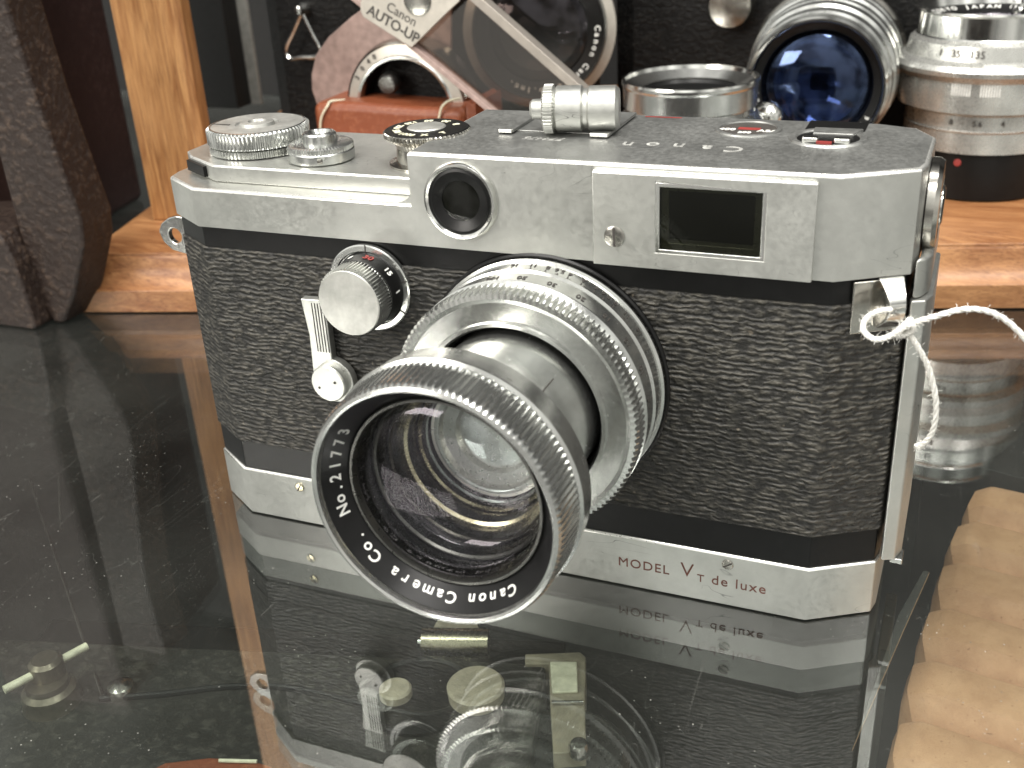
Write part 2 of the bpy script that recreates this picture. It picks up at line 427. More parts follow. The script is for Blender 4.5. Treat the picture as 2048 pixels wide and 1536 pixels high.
# top cover
def top_cover_mesh(g=.35, xs=46.4, z0=65.1, z1=72.7, z2=81.8):
    bm = NB(); o = outline(g); n = len(o)
    kr = [p for p in o if p[0] > xs]                      # right part, in order from front to back
    kl = [p for p in o if p[0] <= xs]
    fl = kl[0]; left = kl[1:] + [fl]                       # from the back round the left end to the front
    V = lambda p, z: bm.verts.new((p[0], p[1], z))
    F, Bk = (xs, -g), (xs, 33+g)
    r0 = [V(p, z0) for p in kr]; r2 = [V(p, z2) for p in kr]
    l0 = [V(p, z0) for p in left]; l1 = [V(p, z1) for p in left]
    f0, f1, f2 = V(F, z0), V(F, z1), V(F, z2); b0, b1, b2 = V(Bk, z0), V(Bk, z1), V(Bk, z2)
    for A, B in ((r0, r2), (l0, l1)):
        for i in range(len(A)-1): bm.faces.new((A[i], A[i+1], B[i+1], B[i]))
    bm.faces.new((f0, r0[0], r2[0], f2, f1)); bm.faces.new((r0[-1], b0, b1, b2, r2[-1]))
    bm.faces.new((l0[-1], f0, f1, l1[-1])); bm.faces.new((b0, l0[0], l1[0], b1))
    bm.faces.new((f1, f2, b2, b1)); bm.faces.new([f2] + r2 + [b2]); bm.faces.new([f1, b1] + l1)
    bm.faces.new([f0] + r0 + [b0] + l0)
    return bm
top = hi = obj('top_cover', top_cover_mesh(), 'satin', cam1, bevel=.55, seg=3)
hi.data.materials.append(MATS['deck']); hi.modifiers['bevel'].material = 2; hi.data.materials.append(MATS['worn_highlight'])
weight_edges(hi, hi.modifiers['bevel'], .5)
for p in hi.data.polygons:
    if p.normal.z > .9 and p.center.z > 0 and max(hi.data.vertices[i].co.z for i in p.vertices)*1000 > 7: p.material_index = 1
bm = NB()
prism(bm, [(2.2, 4), (46.2, 4), (46.2, 33), (0, 33), (-7, 31), (-10.4, 24), (-10.2, 12.5), (-7, 9.2)], 72.7, 76.0)
obj('dial_deck', bm, 'satin', cam1, bevel=.35, edge='worn_highlight')
bm = NB(); a = [(46.5, 72.6), (43.6, 72.7)] + [(43.6 + 2.9*math.sin(t), 75.6 - 2.9*math.cos(t)) for t in [R(x) for x in range(0, 91, 15)]]
a = [(46.5, 72.65)] + [(43.6 + 2.9*math.sin(R(x)), 75.6 - 2.9*math.cos(R(x))) for x in range(0, 91, 15)]
prism(bm, a, .3, 4.0, Matrix(((1, 0, 0, 0), (0, 0, 1, -.3), (0, 1, 0, 0), (0, 0, 0, 1))))
obj('corner_fillet', bm, 'satin', top)
# frame counter slot in the left chamfer
bm = NB(); Mc = frame((-4.2, 7.2, 74.2), (-.5, -.87, 0)); 
prism(bm, [(-4.0, -1.0), (4.0, -1.0), (4.0, 1.1), (-4.0, 1.1)], -.6, .35, Mc); obj('counter_window', bm, 'black', cam1, bevel=.1)

# raised finder panel with an opening
def frame_plate(bm, o, i, y0, y1):
    (ox0, ox1, oz0, oz1), (ix0, ix1, iz0, iz1) = o, i
    def loop(x0, x1, z0, z1, y): return [bm.verts.new((x, y, z)) for x, z in ((x0, z0), (x1, z0), (x1, z1), (x0, z1))]
    A, B = loop(ox0, ox1, oz0, oz1, y0), loop(ix0, ix1, iz0, iz1, y0)
    A2, B2 = loop(ox0, ox1, oz0, oz1, y1), loop(ix0, ix1, iz0, iz1, y1)
    for s in range(4):
        t = (s+1) % 4
        bm.faces.new((A[s], A[t], B[t], B[s])); bm.faces.new((A2[s], B2[s], B2[t], A2[t]))
        bm.faces.new((A[s], A2[s], A2[t], A[t])); bm.faces.new((B[s], B[t], B2[t], B2[s]))
bm = NB(); frame_plate(bm, (79.9, 115.0, 65.15, 80.9), (90.4, 107.6, 67.9, 79.3), -1.6, -.30)
obj('finder_panel', bm, 'satin', cam1, bevel=.45, seg=3, edge='worn_highlight')
bm = NB(); frame_plate(bm, (90.3, 107.7, 67.8, 79.4), (91.0, 107.0, 68.5, 78.7), -1.5, -.34)
fw = obj('finder_window', bm, 'chrome', cam1, bevel=.12)
bm = NB(); box(bm, 90.9, 107.1, -.52, -.38, 68.4, 78.8); obj('backing', bm, 'black', fw)
bm = NB(); frame_plate(bm, (91.0, 107.0, 68.5, 78.7), (92.4, 105.8, 69.5, 78.0), -.85, -.53); obj('inner_mask', bm, 'darkmetal', fw, bevel=.15)
bm = NB(); box(bm, 92.4, 105.8, -.72, -.6, 69.5, 70.1); obj('mask_edge', bm, 'darkmetal', fw)
bm = NB(); box(bm, 91.0, 107.0, -1.2, -1.1, 68.5, 78.7); obj('pane', bm, 'window_glass', fw)

def screw(x, y, z, r, nrm, parent, m='oldchrome', slot=75):
    Mx = frame((x, y, z), nrm); b = NB()
    lathe(b, [(r, -.05), (r, .12), (r*.85, .26), (0, .36)], Mx, 32); o = obj('screw', b, m, parent)
    b = NB(); Ms = Mx @ Matrix.Rotation(R(slot), 4, 'Z'); box(b, -r*.92, r*.92, -r*.11, r*.11, .1, .385, Ms); obj('slot', b, 'ink', o)
screw(83.6, -1.6, 70.1, 1.75, (0, -1, 0), cam1, slot=92)
screw(103.8, -.05, 9.3, 1.05, (0, -1, 0), cam1, slot=35)
screw(13.5, -.05, 9.0, 1.05, (0, -1, 0), cam1, 'brass', 60)

# small round rangefinder window
Mr = frame((56.05, -.35, 73.9), (0, -1, 0))
bm = NB(); lathe(bm, [(6.75, -.1), (6.75, .7), (6.5, 1.15), (6.15, 1.2), (5.8, .9), (5.7, -.05)], Mr, 72); rw = obj('rangefinder_window', bm, 'chrome', cam1)
bm = NB(); lathe(bm, [(5.72, .75), (5.2, .9), (4.2, .55), (3.5, .2), (3.5, .02), (0, .02)], Mr, 64); obj('dark_collar', bm, 'black', rw)
bm = NB(); lathe(bm, [(3.5, .25), (2.4, .42), (0, .5)], Mr, 48); obj('lens_pane', bm, MATS['window_glass'], rw)

# engraved writing
bm = NB()
y = -.10
add_text(bm, 'MODEL', 2.75, (88.1, y, 5.5), (1, 0, 0), (0, 0, 1), .0, 1.14)
add_text(bm, 'V', 4.3, (96.4, y, 6.3), (1, 0, 0), (0, 0, 1), -.03)
add_text(bm, 'T', 2.3, (98.95, y, 5.1), (1, 0, 0), (0, 0, 1), 0)
add_text(bm, 'de luxe', 2.9, (105.9, y, 5.3), (1, 0, 0), (0, 0, 1), .0, 1.16)
obj('model_lettering', bm, 'brown_ink', base)
bm = NB()
z = 81.83
for ch, x, s in (('C', 109.2-.6, 4.6), ('a', 105.0, 4.0), ('n', 101.2, 4.0), ('o', 97.4, 4.0), ('n', 93.7, 4.0)):
    pass
for i, (ch, u) in enumerate((('C', 1468), ('a', 1413), ('n', 1357), ('o', 1305), ('n', 1255))):
    p = at_z(u, (292, 289, 285, 283, 282)[i] + 6, z)
    add_text(bm, ch, 4.6 if ch == 'C' else 4.3, (p.x, p.y, z), (-1, 0, 0), (0, -1, 0), .05)
obj('top_lettering', bm, 'engraved', hi)
bm = NB(); p = at_z(1090, 277, z)
add_text(bm, '774475', 2.3, (p.x, p.y, z), (-1, 0, 0), (0, -1, 0), .03, 1.1, shear=.3)
obj('serial_number', bm, 'engraved', hi)

# accessory shoe, index window and crank well on the top deck
sh = NB()
box(sh, 58.0, 76.2, 17.0, 31.5, 81.8, 82.05)
for x0, x1 in ((57.2, 59.9), (74.2, 77.6)):
    prism(sh, [(x0, 14.6), (x1, 14.9), (x1, 31.5), (x0, 31.5)], 82.05, 82.6)
sho = obj('accessory_shoe', sh, 'deck', cam1, bevel=.12)
sh = NB()
for x0, x1 in ((57.3, 59.8), (74.3, 77.5)): box(sh, x0, x1, 14.2, 14.75, 82.1, 82.7)
obj('shoe_lips', sh, 'worn_highlight', sho, bevel=.1)
Mi = frame((99.3, 25.3, 81.8), (0, 0, 1))
bm = NB(); lathe(bm, [(5.7, 0), (5.6, .25), (4.9, .3), (4.8, .05), (0, .05)], Mi, 64); iw = obj('film_index', bm, 'deck', cam1)
bm = NB(); lathe(bm, [(4.8, .08), (1.9, .12), (1.9, .1), (0, .1)], Mi, 48); obj('index_disc', bm, 'ink', iw)
bm = NB(); box(bm, 97.6, 101.4, 24.4, 26, 81.93, 81.97); obj('red_mark', bm, 'red_ink', iw)
bm = NB(); add_text(bm, '400', 1.9, (95.9, 24.2, 81.95), (1, 0, 0), (0, 1, 0), .05); add_text(bm, 'ASA', 1.9, (102.8, 24.0, 81.95), (1, 0, 0), (0, 1, 0), .05)
add_text(bm, '200', 1.5, (99.2, 22.4, 81.95), (1, 0, 0), (0, 1, 0), .05); obj('index_figures', bm, 'white_ink', iw)
Mk = frame((113.2, 21.2, 81.8), (0, 0, 1))
bm = NB(); lathe(bm, [(6.4, 0), (6.1, .35), (5.3, .3), (5.0, .05), (0, .05)], Mk, 64); kw = obj('crank_well', bm, 'deck', cam1)
bm = NB(); lathe(bm, [(5.0, .08), (3.6, .12), (0, .12)], Mk, 48); obj('well_floor', bm, 'black', kw)
for dx in (-2.4, 2.6):
    bm = NB(); box(bm, 113.2+dx-1.3, 113.2+dx+1.3, 16.9, 18.6, 81.9, 82.9); obj('crank_lug', bm, 'chrome', kw, bevel=.35)
bm = NB(); box(bm, 111.9, 114.3, 16.6, 17.5, 81.9, 82.3); obj('red_mark', bm, 'red_ink', kw)
bm = NB(); box(bm, 108.6, 118.4, 26.8, 33.36, 81.3, 81.86); obj('rear_notch', bm, 'black', kw)
bm = NB(); prism(bm, [(110.5, 22.8), (117.0, 22.8), (118.2, 26.8), (110.2, 26.8)], 81.82, 82.3); obj('crank_arm', bm, 'deck', kw, bevel=.15)
bm = NB(); box(bm, 79.2, 86.0, 31.4, 32.0, 81.82, 81.86); obj('red_index', bm, 'red_ink', hi)

# dials on the left deck
def knurled(name, cx, cy, z0, prof, kn, m, parent, seg):
    b = NB(); lathe(b, prof, frame((cx, cy, z0), (0, 0, 1)), seg, kn); return obj(name, b, m, parent, angle=28)
d1 = knurled('advance_dial', 4.2, 17.3, 76.0, [(8.7, 0), (9.9, .25), (9.9, 1.5), (9.2, 1.7), (9.9, 1.9), (10.1, 2.1), (10.1, 4.6), (9.6, 5.0), (9.1, 5.1)],
             {1: .35, 2: .35, 5: .45, 6: .45, 7: .2}, 'alu', cam1, 288)
bm = NB(); lathe(bm, [(9.15, 5.0), (8.6, 5.15), (4.4, 5.05), (4.2, 4.7), (3.5, 4.7), (3.3, 5.4), (1.8, 5.5), (1.6, 5.1), (0, 5.1)], frame((4.2, 17.3, 76), (0, 0, 1)), 72); obj('dial_top', bm, 'brushed', d1, angle=20)
bm = NB(); box(bm, -4.4, -.4, 14.2, 14.8, 80.85, 81.2); obj('index_line', bm, 'ink', d1)
d2 = knurled('release_collar', 21.3, 12.4, 76.0, [(5.9, 0), (6.3, .3), (6.3, 1.9), (6.1, 2.1), (6.25, 2.3), (6.25, 3.0), (5.6, 3.3), (3.3, 3.35), (3.2, 4.9), (2.9, 5.2), (2.2, 5.25), (1.9, 4.7), (0, 4.6)],
             {5: .22, 4: .22}, 'alu', cam1, 240)
screw(24.3, 6.85, 77.1, .55, (.48, -.88, 0), d2, slot=10)
d3 = knurled('shutter_dial', 43.0, 14.5, 76.0, [(7.4, 0), (7.4, .4), (6.0, .7), (5.8, 3.2), (6.3, 4.2), (7.6, 4.9), (8.0, 5.2), (8.0, 6.0), (7.7, 6.2)],
             {5: .4, 6: .45, 7: .4}, 'oldchrome', cam1, 224)
bm = NB(); lathe(bm, [(7.7, 6.15), (7.5, 6.3), (0, 6.3)], frame((43, 14.5, 76), (0, 0, 1)), 64); df = obj('dial_face', bm, 'black', d3)
bm = NB(); lathe(bm, [(3.6, 6.3), (3.4, 6.5), (0, 6.5)], frame((42.6, 15.2, 76), (0, 0, 1)), 48); obj('centre_cap', bm, 'brushed', d3)
bm = NB()
for i, s in enumerate(('B', '30', '60', '125', '250', '500', '1000', 'X', 'T')):
    a = R(40 + i * 36); p = Vector((43 + 5.6*math.cos(a), 14.5 + 5.6*math.sin(a), 82.34))
    add_text(bm, s, 1.75, p, (-math.sin(a), math.cos(a), 0), (-math.cos(a), -math.sin(a), 0), .05)
obj('dial_figures', bm, 'cream', df)

# slow speed dial on the front
cs = (36.3, 56.2)
bm = NB(); Ms = frame((cs[0], -.05, cs[1]), (0, -1, 0))
lathe(bm, [(8.35, 0), (8.35, .8), (8.1, 1.0), (7.2, 1.05), (7.0, .6), (0, .6)], Ms, 96); sd = obj('slow_speed_dial', bm, 'alu', cam1)
bm = NB(); Ms2 = frame((cs[0]+.4, -1.0, cs[1]+.2), (0, -1, 0))
lathe(bm, [(6.9, 0), (6.7, .3), (6.5, 3.6), (6.4, 3.7)], Ms2, 96); obj('black_band', bm, 'black', sd)
bm = NB(); lathe(bm, [(6.2, 3.5), (6.45, 3.8), (6.45, 7.4), (6.25, 7.9)], Ms2, 256, {1: .42, 2: .42, 3: .15}); obj('knurled_grip', bm, 'alu', sd, angle=28)
bm = NB(); lathe(bm, [(6.15, 7.9), (6.0, 8.05), (0, 8.1)], Ms2, 96); obj('worn_cap', bm, 'brushed', sd)
bm = NB()
for s, a in (('30', 78), ):
    r = 6.72; aa = R(a); add_text(bm, s, 2.0, (cs[0]+.4+r*math.cos(aa), -2.9, cs[1]+.2+r*math.sin(aa)), (math.sin(aa), 0, -math.cos(aa)), (0, 1, 0), .05)
obj('red_figures', bm, 'red_ink', sd)
bm = NB()
for s, a in (('8', 110), ('15', 40), ('1', 5)):
    r = 6.72; aa = R(a); add_text(bm, s, 1.8, (cs[0]+.4+r*math.cos(aa), -2.9, cs[1]+.2+r*math.sin(aa)), (math.sin(aa), 0, -math.cos(aa)), (0, 1, 0), .05)
obj('white_figures', bm, 'white_ink', sd)
bm = NB()
for a in (88, 15, -30):
    aa = R(a); Mt = frame((cs[0]+7.75*math.cos(aa), -1.1, cs[1]+7.75*math.sin(aa)), (0, -1, 0)) @ Matrix.Rotation(0, 4, 'Z')
    d = Vector((math.cos(aa), 0, math.sin(aa))); t = Vector((-math.sin(aa), 0, math.cos(aa)))
    c = Vector((cs[0], -1.12, cs[1])) + d * 7.75
    v = [bm.verts.new(c + d*sx*.65 + t*sy*.13) for sx, sy in ((-1, -1), (1, -1), (1, 1), (-1, 1))]; bm.faces.new(v)
obj('index_ticks', bm, 'ink', sd)

# self timer lever
Y2 = Matrix(((1, 0, 0, 0), (0, 0, -1, 0), (0, 1, 0, 0), (0, 0, 0, 1)))       # (x,y,z) -> (x,-z,y)
st_c = (26.6, 36.6)
bm = NB(); outl = [(21.9, 53.2), (27.2, 53.4), (27.15, 41.2)]
for a in range(75, -151, -15):
    outl.append((st_c[0] + 4.6*math.cos(R(a)), st_c[1] + 4.6*math.sin(R(a))))
outl += [(22.3, 35.8), (22.5, 40), (22.7, 46)]
prism(bm, outl, .3, 2.2, Y2); tl = obj('self_timer_lever', bm, 'satin', cam1, bevel=.25)
bm = NB(); lathe(bm, [(3.75, 0), (3.75, 1.3), (3.5, 1.6), (0, 1.75)], frame((st_c[0]-.1, -2.2, st_c[1]), (0, -1, 0)), 64); obj('pivot_cap', bm, 'satin', tl)
bm = NB()
for dx, dz in ((-1.9, -.9), (1.7, .6)): lathe(bm, [(.27, 0), (.27, .05), (0, .05)], frame((st_c[0]-.1+dx, -3.93, st_c[1]+dz), (0, -1, 0)), 16)
obj('pin_holes', bm, 'ink', tl)
bm = NB()
for i in range(5): box(bm, 24.2+i*.62, 24.42+i*.62, -2.26, -2.19, 42.6, 52.6)
obj('grip_grooves', bm, 'ink', tl)

# strap lugs
ll = NB(); Ml = Matrix.Translation((-12.7, 10.4, 59.1)) @ Matrix.Rotation(R(-8), 4, 'Z')
hc = at_y(350, 472, 8.5)
poly = [at_y(u, v, 8.5) for u, v in ((317, 462), (322, 447), (336, 436), (352, 432), (372, 436), (388, 448), (396, 500), (388, 512), (368, 507), (345, 500), (327, 484))]
poly = [(p.x - hc.x, p.z - hc.z) for p in poly]; n = 48; O = []; I = []
for s_ in range(n):
    a = 2*math.pi*s_/n; dx, dz = math.cos(a), math.sin(a); best = 4
    for (x0, z0), (x1, z1) in zip(poly, poly[1:] + poly[:1]):
        ex, ez = x1-x0, z1-z0; den = dx*ez - dz*ex
        if abs(den) < 1e-9: continue
        t = (x0*ez - z0*ex)/den; w = (x0*dz - z0*dx)/den
        if t > 0 and -1e-6 <= w <= 1+1e-6: best = t; break
    O.append((dx*best, dz*best)); I.append((dx*1.6, dz*1.6))
lo = [[ll.verts.new((hc.x+x, y, hc.z+z)) for x, z in P] for P in (O, I) for y in (8.5, 9.9)]
for s_ in range(n):
    t = (s_+1) % n; A0, A1, B0, B1 = lo
    ll.faces.new((A0[s_], A0[t], B0[t], B0[s_])); ll.faces.new((A1[s_], B1[s_], B1[t], A1[t]))
    ll.faces.new((A0[s_], A1[s_], A1[t], A0[t])); ll.faces.new((B0[s_], B0[t], B1[t], B1[s_]))
obj('strap_lug', ll, 'chrome', cam1, bevel=.25)
rl = NB(); Mq = Matrix.Translation((124.0, 3.0, 60.6)) @ Matrix.Rotation(R(30.3), 4, 'Z')
box(rl, -3.4, 4.6, -.1, .55, -4.6, 4.1, Mq)
lugr = obj('strap_lug', rl, 'oldchrome', cam1, bevel=.2)
rl = NB(); arc = [(0.9, 4.4), (0.9, 4.4)]
pp = [Mq @ Vector((2.3, -.2 - 3.0*math.sin(t), 4.6 - 8.2*t/math.pi)) for t in [math.pi*i/14 for i in range(15)]]
rows = []
for i, p in enumerate(pp):
    w = 2.0 - .7*math.sin(math.pi*i/14)
    ex = (Mq.to_3x3() @ Vector((1, 0, 0))); nn = (Mq.to_3x3() @ Vector((0, -1, 0)))
    rows.append([rl.verts.new(p + ex*a + nn*b) for a, b in ((-w, 0), (w, 0), (w, .7), (-w, .7))])
for A, B in zip(rows, rows[1:]):
    for s in range(4): rl.faces.new((A[s], A[(s+1) % 4], B[(s+1) % 4], B[s]))
rl.faces.new(rows[0]); rl.faces.new(rows[-1])
obj('lug_loop', rl, 'chrome', lugr, bevel=.15)

# back door edge, and the round plate on the right-hand side
bm = NB(); prism(bm, [(129.4, 5.6), (131.6, 6.6), (132.5, 9.5), (132.5, 30), (130.4, 30), (130.4, 10.4), (129.2, 7.4)], 11.9, 60.8); bd = obj('back_door', bm, 'satin', cam1, bevel=.35)
bm = NB(); prism(bm, [(129.4, 6.0), (130.8, 7.2), (131.8, 10), (131.8, 32), (129.9, 33), (129.9, 9)], 60.8, 67.5); obj('door_shoulder', bm, 'satin', bd, bevel=.6)
bm = NB(); box(bm, 130.8, 132.9, 7.0, 10.5, 10.9, 11.9); obj('door_foot', bm, 'alu', bd, bevel=.2)
bm = NB(); Mf = frame((129.8, 17, 73.0), (1, 0, 0)); lathe(bm, [(7.5, 0), (7.5, 1.2), (7.0, 1.9), (5.4, 2.0), (5.0, 1.4), (0, 1.4)], Mf, 64); fp = obj('side_plate', bm, 'oldchrome', cam1)
bm = NB(); lathe(bm, [(3.2, 1.4), (3.2, 2.2), (2.7, 2.5), (0, 2.5)], Mf, 48); obj('side_socket', bm, 'chrome', fp)

# ---- lens
LC = (69.9, 42.7)
ML = frame((LC[0], 0, LC[1]), (0, -1, 0))
def LA(a, r, y): return Vector((LC[0] + r*math.cos(R(a)), y, LC[1] + r*math.sin(R(a))))
bm = NB(); lathe(bm, [(22.9, .0), (22.9, .5), (22.6, .8), (22.3, .8), (22.3, 0)], ML, 128); lens = obj('lens', bm, 'black', cam1)
bm = NB(); lathe(bm, [(21.9, .8), (22.3, 1.3), (22.3, 1.7), (21.85, 1.9), (21.6, 5.1), (21.9, 5.3), (21.9, 5.6), (21.2, 5.9), (21.2, 6.3)], ML, 128); dr = obj('depth_scale_ring', bm, 'alu', lens, angle=25)
bm = NB(); lathe(bm, [(21.1, 6.2), (21.6, 6.4), (21.4, 10.3), (21.9, 10.6), (22.0, 11.1), (21.5, 11.5), (21.2, 11.8), (21.9, 12.2), (21.9, 15.3), (21.6, 15.9), (20.6, 16.05), (19.8, 15.6), (16.6, 15.6), (16.5, 16.3), (15.9, 16.3), (15.5, 15.6), (15.5, 11)],
                 ML, 480, {7: .55, 8: .55, 9: .3}); fr = obj('focus_ring', bm, 'alu', lens, angle=25)
bm = NB(); lathe(bm, [(15.4, 12.0), (15.0, 12.1), (15.0, 12)], ML, 96); obj('shadow_gap', bm, 'matt_black', lens)
bm = NB(); lathe(bm, [(14.5, 10), (14.5, 33.6), (14.9, 34.4), (19.8, 34.4), (20.3, 34.7), (20.45, 38.6), (20.7, 38.8), (20.7, 39.2), (20.1, 39.5)], ML, 128); ib = obj('inner_barrel', bm, 'alu', lens, angle=25)
bm = NB(); lathe(bm, [(19.6, 39.4), (20.3, 39.6), (20.1, 45.6), (19.9, 46.2), (19.6, 46.7), (19.1, 46.9), (18.75, 46.7), (18.6, 46.0), (18.6, 44.8)], ML, 480, {1: .27, 2: .27, 3: .14}); ar = obj('aperture_ring', bm, 'alu', lens, angle=25)
bm = NB(); lathe(bm, [(18.62, 46.0), (18.6, 45.6), (15.7, 41.9), (15.6, 42.1), (15.4, 42.0)], ML, 128); nr_ = obj('name_ring', bm, 'black', lens)
bm = NB(); lathe(bm, [(15.8, 41.8), (15.6, 42.4), (15.2, 42.4), (15.0, 41.8), (15.0, 39)], ML, 128); obj('glass_retainer', bm, 'darkmetal', lens)
# interior
bm = NB(); lathe(bm, [(15.0, 41.0), (14.7, 37), (14.0, 36.8), (13.8, 33.6), (13.0, 33.4), (12.8, 30.6), (11.9, 30.4), (11.6, 27.6), (10.6, 27.4), (10.3, 22), (0, 22)], ML, 96); inn = obj('inner_baffle', bm, 'baffle', lens, angle=20)
for r, h, m, t in ((14.2, 37.2, 'darkmetal', .5), (13.3, 33.8, 'oldchrome', .35), (12.3, 30.8, 'brass', .8), (11.1, 27.9, 'brass', .5), (10.5, 26.6, 'alu', .35)):
    bm = NB(); lathe(bm, [(r+t, h-.3), (r+t*.6, h+.1), (r, h+.15), (r-t*.6, h-.2)], ML, 96); obj('element_ring', bm, m, inn)
bm = NB(); lathe(bm, [(9.6, 25.6), (8.4, 26.8), (6.0, 27.9), (3, 28.5), (0, 28.7)], ML, 64); obj('rear_element', bm, 'rear_glass', inn)
bm = NB(); lathe(bm, [(10.2, 25.4), (9.0, 25.2), (8.6, 24.2), (6.6, 23.9), (6.2, 22.8), (0, 22.4)], ML, 64); obj('rear_disc', bm, 'worn_highlight', inn)
bm = NB(); lathe(bm, [(15.0, 41.2)] + [(15.0*math.cos(R(a)), 41.2 + 3.2*math.sin(R(a))) for a in range(10, 90, 8)] + [(0, 44.4)], ML, 96); obj('front_glass', bm, 'lens_glass', lens)
bm = NB(); lathe(bm, [(13.8, 36)] + [(13.8*math.cos(R(a)), 36 - 3.0*math.sin(R(a))) for a in range(10, 90, 8)] + [(0, 33)], ML, 96); obj('inner_glass', bm, 'lens_glass', lens)
bm = NB()
def ringword(s, a0, a1, size=2.5, r=17.15, y=-43.78):
    n = len(s)
    for i, ch in enumerate(s):
        a = a0 + (a1-a0)*i/max(1, n-1); p = LA(a, r, y); aa = R(a)
        tilt = R(52)     # the ring is a shallow cone
        up = Vector((math.cos(aa)*math.cos(tilt), -math.sin(tilt), math.sin(aa)*math.cos(tilt)))
        rt = Vector((math.sin(aa), 0, -math.cos(aa)))
        add_text(bm, ch, size, p, rt, up, .045)
ringword('Canon', -51.0, -76.5); ringword('Camera', -88, -121.5); ringword('Co.', -134, -147)
ringword('No.', -164, -176.5); ringword('21773', -182.5, -212)
obj('name_lettering', bm, 'white_ink', nr_)
bm = NB()
def scale_text(bm, s, a, r, y, size, up=-1):
    aa = R(a); add_text(bm, s, size, LA(a, r, y), (-math.sin(aa)*-up, 0, math.cos(aa)*-up), (0, up, 0), .02)
def tick(bm, a, r, y0, y1, w=.12):
    aa = R(a); t = Vector((-math.sin(aa), 0, math.cos(aa)))
    v = [bm.verts.new(LA(a, r, y) + t*s*w) for y, s in ((y0, -1), (y1, -1), (y1, 1), (y0, 1))]; bm.faces.new(v)
for i, (s, da) in enumerate((('11', 24), ('8', 17), ('5.6', 11.5), ('4', 6.5), ('', 0), ('4', -6.5), ('5.6', -11.5), ('8', -17), ('11', -24), ('16', -33), ('16', 33))):
    a = 66 + da
    if s: scale_text(bm, s, a, 21.83, -3.1, 1.5)
    else: scale_text(bm, 'A', a, 21.83, -2.9, 1.9)
    tick(bm, a, 21.78, -4.2, -5.1)
for a in range(20, 120, 7): tick(bm, a+2.2, 21.75, -4.6, -5.1, .08)
obj('depth_figures', bm, 'ink', dr)
bm = NB()
for i, s in enumerate(('100', '50', '30', '20', '15', '12', '10', '8')):
    scale_text(bm, s, 104 - i*14, 21.56, -8.3, 1.7)
obj('distance_figures', bm, 'ink', fr)
bm = NB(); tick(bm, 47, 14.56, -21.5, -27.5, .12); obj('index_line', bm, 'ink', ib)
bm = NB(); lathe(bm, [(.5, 0), (.5, .06), (0, .06)], frame(LA(62, 20.35, -38.0), (math.cos(R(62)), 0, math.sin(R(62)))), 24); obj('index_dot', bm, 'ink', ib)

# string tied to the right strap lug
def string(ctrl, r=.44):
    bm = NB(); pts = smooth_path(ctrl, 16); n = len(pts); acc = 0
    for k in range(3):
        P = []
        for i, p in enumerate(pts):
            d = (pts[min(i+1, n-1)] - pts[max(i-1, 0)]).normalized(); x = d.cross(Vector((0, 1, .2))).normalized(); y = d.cross(x)
            ph = i * .45 + k * 2.094
            P.append(p + x * r*.5*math.cos(ph) + y * r*.5*math.sin(ph))
        tube(bm, P, r*.6, 7)
    for _ in range(int(n*2.2)):
        p = random.choice(pts); d = Vector((random.gauss(0, 1), random.gauss(0, 1), random.gauss(0, 1))).normalized()
        e2 = Vector((random.gauss(0, 1), random.gauss(0, 1), random.gauss(0, 1)))*.3
        tube(bm, [p, p + d*r*1.0 + e2*.3, p + d*r*random.uniform(1.3, 2.0) + e2], .03, 3)
    return bm
kn = Vector((129.2, -1.6, 59.6))
st = thing('tag_string', 'white cotton string knotted through the right strap lug of the silver camera', 'string', kn)
obj('long_end', string([(129.2, -1.6, 59.6), (132.5, -1, 61.0), (137.5, 0, 62.6), (142, 1, 61.6), (146.5, 2, 57.5), (152, 3, 50), (158, 4, 38)]), 'string', st)
obj('short_end', string([(129.0, -1.8, 59.4), (131.0, -1.2, 56.8), (133.4, 0, 52.0), (135.0, 1, 46.0), (135.0, 2, 40.5), (133.6, 3, 37.2), (132.9, 4.0, 36.5)]), 'string', st)
obj('knot', string([(129.9, -1.2, 60.6), (129.4, -2.9, 60.3), (128.4, -3.2, 59.2), (128.9, -2.4, 58.4), (130.2, -1.9, 59.0), (130.2, -2.5, 60.2), (128.9, -3, 60.2)], .5), 'string', st)
obj('loop', string([(129.0, -2.2, 59.5), (127.2, -3.2, 58.3), (125.2, -3.4, 57.7), (123.4, -2.6, 58.6), (123.5, -1.6, 60.1), (125.0, -1.0, 61.2), (127, -.4, 61.6)]), 'string', st)

# ---------------------------------------------------------------- things on the stand behind
def lens_thing(name, label, base_pt, axis, parts, seg=96, group=None):
    t = thing(name, label, 'camera lens', base_pt, group)
    for p in parts:
        nm, prof, m = p[:3]; kn = p[3] if len(p) > 3 else None
        b = NB(); lathe(b, prof, frame(base_pt, axis), p[4] if len(p) > 4 else seg, kn); obj(nm, b, m, t, angle=25)
    return t
# upright silver ring lens
c = Vector((58, 152, 20.03))
lens_thing('camera_lens', 'small silver lens standing upright just behind the top cover of the front camera', c, (0, 0, 1), [
    ('barrel', [(17, 0), (17, 12), (20.5, 14), (20.5, 27), (21.5, 30), (21.2, 33), (19.6, 35.5), (18.6, 36.2), (18.4, 37.4), (19.2, 38), (19.2, 43.5), (19.6, 44.2), (19.6, 45)], 'alu'),
    ('rim', [(19.6, 45), (19.4, 45.6), (18.6, 45.6), (18.2, 44.5), (14.6, 42.2), (14.4, 42.6), (13.9, 42.4)], 'chrome'),
    ('glass', [(14, 42.2), (13.4, 41.2), (9, 39.6), (0, 39)], 'black')])
